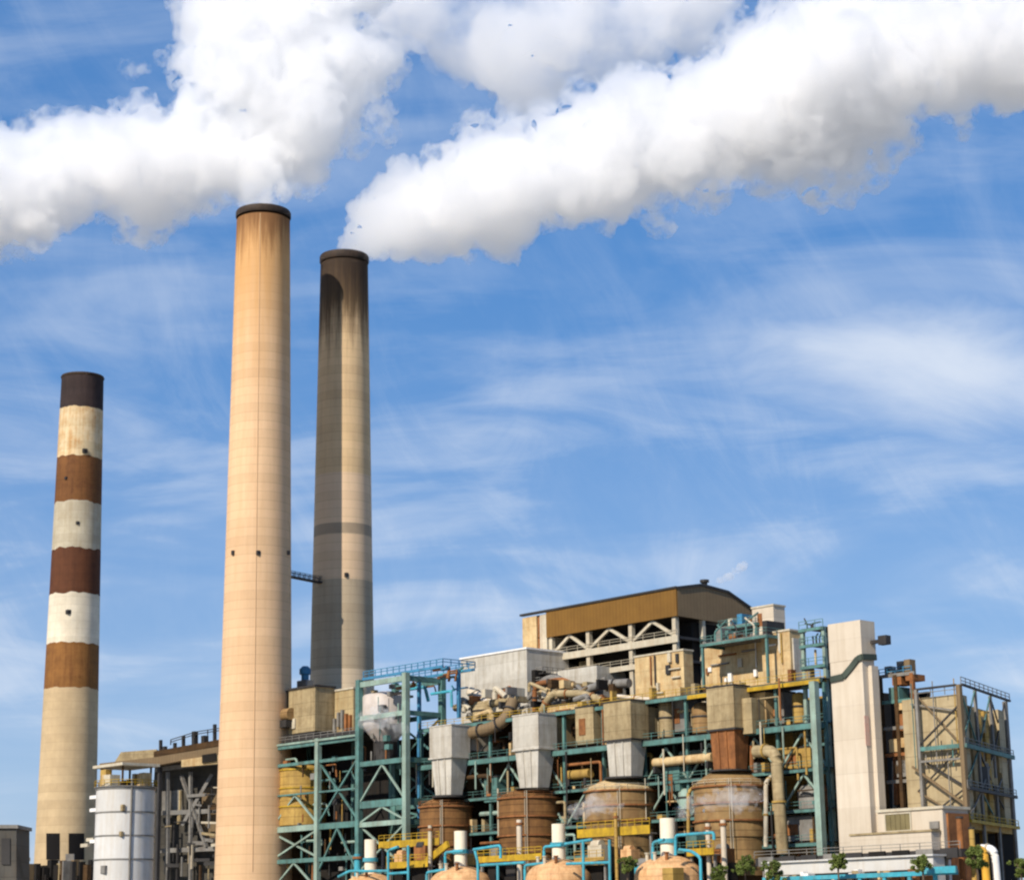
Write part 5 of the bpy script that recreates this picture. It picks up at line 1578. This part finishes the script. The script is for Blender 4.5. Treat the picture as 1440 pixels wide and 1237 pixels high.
def bush_tree(label, px, pyt, wpx, v, seed):
    r = random.Random(seed)
    top_ = F(px, pyt, v)
    w = halfw(px, pyt, wpx / 2, to_world(top_).y)
    w *= .68
    h = w * r.uniform(1.9, 2.6)
    t = thing('tree', label, 'tree', (top_.x, v, 0), 'trees in front of the plant')
    tk_ = MB()
    zc = top_.z - h * .45
    prev = Vector((top_.x, v, 0))
    for k in range(1, 6):
        q = Vector((top_.x + r.uniform(-.2, .2), v + r.uniform(-.2, .2), zc * k / 5))
        tk_.tube([prev, q], .32 * (1 - k * .12), 7)
        prev = q
    for k in range(7):
        a = r.uniform(0, 6.28)
        q = prev + Vector((math.cos(a) * w * .6, math.sin(a) * w * .6, r.uniform(-.1, .45) * h))
        tk_.tube([prev - Vector((0, 0, r.uniform(.3, 1.5))), q], .09, 5)
    tk_.build('trunk', bark, t)
    cr = MB()
    clumps = [(Vector((r.gauss(0, .55) * w, r.gauss(0, .55) * w, r.uniform(-.55, .45) * h)), r.uniform(.22, .42) * w) for _ in range(36)]
    for c_, rad in clumps:
        for _ in range(95):
            d = Vector((r.gauss(0, 1), r.gauss(0, 1), r.gauss(0, 1))).normalized()
            p = Vector((top_.x, v, zc)) + c_ + d * rad * r.uniform(.5, 1.1)
            a = Vector((r.gauss(0, 1), r.gauss(0, 1), r.gauss(0, .6))).normalized() * .17
            b = a.cross(Vector((r.gauss(0, 1), r.gauss(0, 1), r.gauss(0, 1)))).normalized() * .085
            cr.poly([p - a, p + b, p + a, p - b], [(0, 1, 2, 3)])
    cr.build('crown', leaf, t)


bush_tree('green tree in front of the lift tower foot', 1178, 1202, 28, -18, 1)
bush_tree('small green tree left of the lift tower', 1088, 1211, 30, -18, 2)
bush_tree('green tree before the middle of the white shed', 1296, 1203, 30, -18, 3)
bush_tree('broad olive tree under the precipitator building', 1371, 1192, 36, -13, 4)
bush_tree('dark green tree near the largest dome', 1046, 1204, 28, -14, 5)
bush_tree('olive green tree between largest dome and shed', 1010, 1218, 24, -16, 6)
bush_tree('green tree at the far right edge', 1436, 1208, 30, -6, 7)
bush_tree('small green tree between the third and largest dome', 882, 1206, 26, -14, 8)
# ------------------------------------------------------------------ steam plumes
def steam_material(name, density, col=(1, 1, 1), skin=0.02, aniso=0.0, ragged=None):
    m = bpy.data.materials.new(name)
    m.use_nodes = True
    n, l = m.node_tree.nodes, m.node_tree.links
    n.clear()
    out = N(n, 'ShaderNodeOutputMaterial')
    tr = N(n, 'ShaderNodeBsdfTransparent')
    df = N(n, 'ShaderNodeBsdfDiffuse', i_Color=(0.9, 0.9, 0.9, 1))
    mx = N(n, 'ShaderNodeMixShader', i_Fac=skin)
    l.new(tr.outputs[0], mx.inputs[1]); l.new(df.outputs[0], mx.inputs[2])
    l.new(mx.outputs[0], out.inputs['Surface'])
    vs = N(n, 'ShaderNodeVolumeScatter', i_Density=density, i_Anisotropy=aniso)
    vs.inputs['Color'].default_value = (*col, 1)
    if ragged:
        sc, lo, hi = ragged
        t = N(n, 'ShaderNodeTexCoord')
        nz = N(n, 'ShaderNodeTexNoise', i_Scale=sc, i_Detail=5, i_Roughness=0.62, i_Distortion=0.2)
        l.new(t.outputs['Object'], nz.inputs['Vector'])
        mr = N(n, 'ShaderNodeMapRange', interpolation_type='SMOOTHSTEP')
        l.new(nz.outputs['Fac'], mr.inputs['Value'])
        mr.inputs['From Min'].default_value = lo
        mr.inputs['From Max'].default_value = hi
        mr.inputs['To Max'].default_value = density
        l.new(mr.outputs['Result'], vs.inputs['Density'])
    l.new(vs.outputs[0], out.inputs['Volume'])
    return m


ICO = {}


def ico(sub):
    if sub not in ICO:
        bm_ = bmesh.new()
        bmesh.ops.create_icosphere(bm_, subdivisions=sub, radius=1)
        ICO[sub] = ([v.co.copy() for v in bm_.verts], [tuple(v.index for v in f.verts) for f in bm_.faces])
        bm_.free()
    return ICO[sub]


def puffs(blobs, rnd, spread=(9, 6, 4), size=(.46, .44, .45), push=(.85, .88, .9), up=0.25):
    """billows growing on billows: world-space (centre, radius) list"""
    out = []
    lvl = [(Vector(c), r) for c, r in blobs]
    out += lvl
    for n_, s_, p_ in zip(spread, size, push):
        nxt = []
        for c, r in lvl:
            for _ in range(n_):
                d = Vector((rnd.gauss(0, 1), rnd.gauss(0, 1), rnd.gauss(up, 1))).normalized()
                rr = r * s_ * rnd.uniform(.55, 1.3)
                nxt.append((c + d * r * p_ * rnd.uniform(.85, 1.15), rr))
        out += nxt
        lvl = nxt
    return out


def plume(name, blobs, material, label, cat, base, seed, vox=0.5, disp=((7.0, 2.6), (2.4, 2.2), (1.0, 1.0)), parent=None, **kw):
    rnd = random.Random(seed)
    vs, fs = ico(2)
    vs1, fs1 = ico(1)
    V_, F_ = [], []
    for c, r in puffs(blobs, rnd, **kw):
        if r < vox * .8: continue
        k = len(V_)
        a, b = (vs, fs) if r > 3 else (vs1, fs1)
        V_ += [c - base + v * r for v in a]
        F_ += [tuple(k + i for i in f) for f in b]
    me = bpy.data.meshes.new(name)
    me.from_pydata(V_, [], F_)
    me.materials.append(material)
    o = bpy.data.objects.new(name, me)
    C.objects.link(o)
    if parent is None:
        o.location = base
        tag(o, label, cat)
    else:
        o.parent = parent
    rm = o.modifiers.new('union', 'REMESH')
    rm.mode = 'VOXEL'
    rm.voxel_size = vox
    for i, (sz, st) in enumerate(disp):
        tx = bpy.data.textures.new('%s_billow' % name, 'CLOUDS')
        tx.noise_scale = sz
        tx.noise_depth = 4
        dm = o.modifiers.new('billow', 'DISPLACE')
        dm.texture = tx
        dm.texture_coords = 'LOCAL'
        dm.strength = st
        dm.mid_level = 0.5
    return o


def blob_px(lst, depth):
    """(px, py, radius px, metres nearer or farther) -> world centre and radius"""
    res = []
    for px, py, r, dd in lst:
        d = ray(px, py)
        t = (depth + dd) / d.y
        res.append((EYE + d * t, r / FPX * t))
    return res


def along(cols, depth, seed, per=3, shrink=.86):
    """columns (px, top py, bottom py[, depth shift]) of a plume's outline -> billows that fill a tube of about that section"""
    rnd = random.Random(seed)
    res = []
    for col in cols:
        px, t, b = col[:3]
        ds = col[3] if len(col) > 3 else 0
        h = (b - t) / 2 * shrink
        for k in range(per):
            r = h * rnd.uniform(.40, .62)
            a = 2 * math.pi * (k + rnd.random() * .6) / per
            off = (h - r)
            res.append((px + rnd.uniform(-.25, .25) * h, (t + b) / 2 + math.cos(a) * off, r, ds + math.sin(a) * off * depth / FPX))
        res.append((px, (t + b) / 2, h * .58, ds))
    return blob_px(res, depth)


steam = steam_material('thick_steam', 0.38, col=(.960, .952, .938), aniso=0.66, skin=0.01)
veil_steam = steam_material('veil_steam', 0.15, col=(.96, .957, .95), skin=0.002, aniso=0.3, ragged=(0.05, 0.36, 0.62))
wisp_steam = steam_material('wisp_steam', 0.30, col=(.965, .957, .943), skin=0.002, aniso=0.6, ragged=(0.26, 0.45, 0.60))
leak_steam = steam_material('leak_steam', 0.42, col=(.97, .955, .94), skin=0.002, ragged=(0.22, 0.36, 0.68))


def base_at(px, py, depth):
    d = ray(px, py)
    return EYE + d * (depth / d.y)


def fringe(name, blobs, parent, base, seed):
    """the thin torn steam round a plume's dense body"""
    o = plume(name, [(c, r * 1.0 + .3) for c, r in blobs], wisp_steam, None, None, base, seed, parent=parent, vox=.8, spread=(9, 6), size=(.5, .5), push=(.95, .95), disp=((6.0, 5.0), (2.0, 2.5)))
    for m in o.modifiers:
        if m.type == 'DISPLACE': m.mid_level = 0.38
    return o


colsA = [(-260, 205, 400), (-180, 195, 392), (-110, 185, 380), (-50, 178, 372), (-10, 172, 372), (30, 178, 352), (70, 178, 335), (110, 150, 318), (150, 142, 330), (190, 128, 336), (235, 140, 328), (280, 150, 306), (325, 150, 296), (365, 180, 290, -8), (352, 250, 292, -18), (376, 252, 294, -20), (398, 245, 288, -16), (372, 272, 300, -23),
         (300, 20, 165), (290, -50, 90), (330, -70, 130), (360, 10, 215), (405, 40, 270), (400, -80, 110), (440, 60, 240), (455, -10, 160), (470, -90, 60), (500, 20, 175), (530, 40, 140), (545, 50, 120), (420, 150, 272), (520, -70, 30), (260, 115, 190), (256, 60, 110)]
pa = plume('steam_plume', along(colsA, 446, 3), steam, 'white steam cloud billowing above the tall tan chimney and trailing off left', 'steam', base_at(300, 200, 446), 11)
wA = [(500, 150, 24, 0), (530, 170, 20, 0), (548, 190, 14, 2), (480, 185, 18, 0), (505, 205, 12, 0), (430, 255, 18, -4), (445, 240, 12, 0), (200, 95, 12, 0), (185, 100, 9, 0), (225, 85, 10, 0), (256, 125, 12, 0)]
fringe('torn_edge', along(colsA, 446, 3) + blob_px(wA, 446), pa, base_at(300, 200, 446), 21)
colsB = [(484, 344, 357), (494, 326, 361), (506, 304, 366), (521, 282, 371), (540, 256, 376), (562, 234, 379), (588, 220, 378), (620, 216, 370), (655, 192, 368), (690, 170, 370), (725, 168, 350), (760, 172, 340), (800, 150, 330), (840, 124, 316), (880, 104, 308), (920, 96, 304), (960, 92, 290),
         (1000, 80, 284), (1040, 52, 268), (1080, 20, 260), (1120, -5, 278), (1165, -25, 272), (1205, -30, 245), (1250, -35, 208), (1300, -40, 180), (1350, -50, 168), (1400, -60, 170), (1450, -60, 170), (1520, -75, 172), (1600, -95, 175), (1690, -110, 180)]
startB = blob_px([(480, 347, 9, 0), (487, 340, 11, 0), (494, 346, 11, 0), (497, 330, 13, 0), (505, 345, 14, 0), (508, 322, 18, 0), (514, 340, 18, 0), (522, 318, 26, 0), (528, 345, 20, 0)], 440)
pb_ = plume('steam_plume', along(colsB, 442, 5, shrink=.9) + startB, steam, 'white steam cloud blowing right from the brown concrete chimney, widening as it goes', 'steam', base_at(800, 220, 442), 12)
fringe('torn_edge', along(colsB[7:], 442, 5, shrink=.9) + blob_px([(1215, 245, 20, 0), (1245, 225, 18, 0), (1190, 268, 14, 0), (1262, 205, 16, 0), (930, 318, 12, 0), (1150, 285, 12, 0), (1360, 182, 12, 0)], 442), pb_, base_at(800, 220, 442), 22)
colsC = [(615, -60, 98), (655, -60, 125), (700, -60, 155), (730, -60, 172), (775, -60, 150), (820, -60, 125), (870, -60, 108), (920, -60, 100), (970, -60, 84), (1010, -60, 62), (580, -60, 85), (550, -60, 60)]
plume('steam_plume', along(colsC, 500, 8, shrink=.95), veil_steam, 'thin hazy white steam spread high between the two dense clouds', 'steam', base_at(800, 40, 500), 13, spread=(9, 6), size=(.5, .46), push=(.9, .9), vox=.9, disp=((9.0, 6.0), (3.0, 3.0)))


def leak(label, pts, v, seed):
    res = []
    for px, py, r in pts:
        p = to_world(F(px, py, v))
        res.append((p, halfw(px, py, r, p.y)))
    plume('steam_puff', res, leak_steam, label, 'steam', res[0][0].copy(), seed, vox=.25, spread=(9, 5), size=(.5, .5), push=(.95, .95), disp=((2.5, 2.2), (.8, .8)))


leak('steam leaking left of the cream-coned vessel', [(862, 1132, 11), (846, 1130, 13), (828, 1136, 13), (812, 1144, 10), (798, 1152, 7)], -4.2, 31)
leak('steam drifting across the largest tan vessel', [(1068, 1122, 10), (1050, 1120, 14), (1028, 1124, 14), (1004, 1128, 14), (980, 1134, 11), (958, 1140, 8), (1040, 1135, 10)], -5.0, 32)
leak('pale steam hanging inside the top of the teal tower', [(548, 1012, 12), (530, 1000, 11), (520, 1020, 9), (560, 1025, 9), (508, 1008, 6)], -.5, 34)
leak('wisp of steam rising from the boiler house roof vent', [(1000, 820, 4), (1012, 815, 4), (1024, 811, 5), (1036, 804, 6), (1044, 797, 6)], HV + 4, 33)
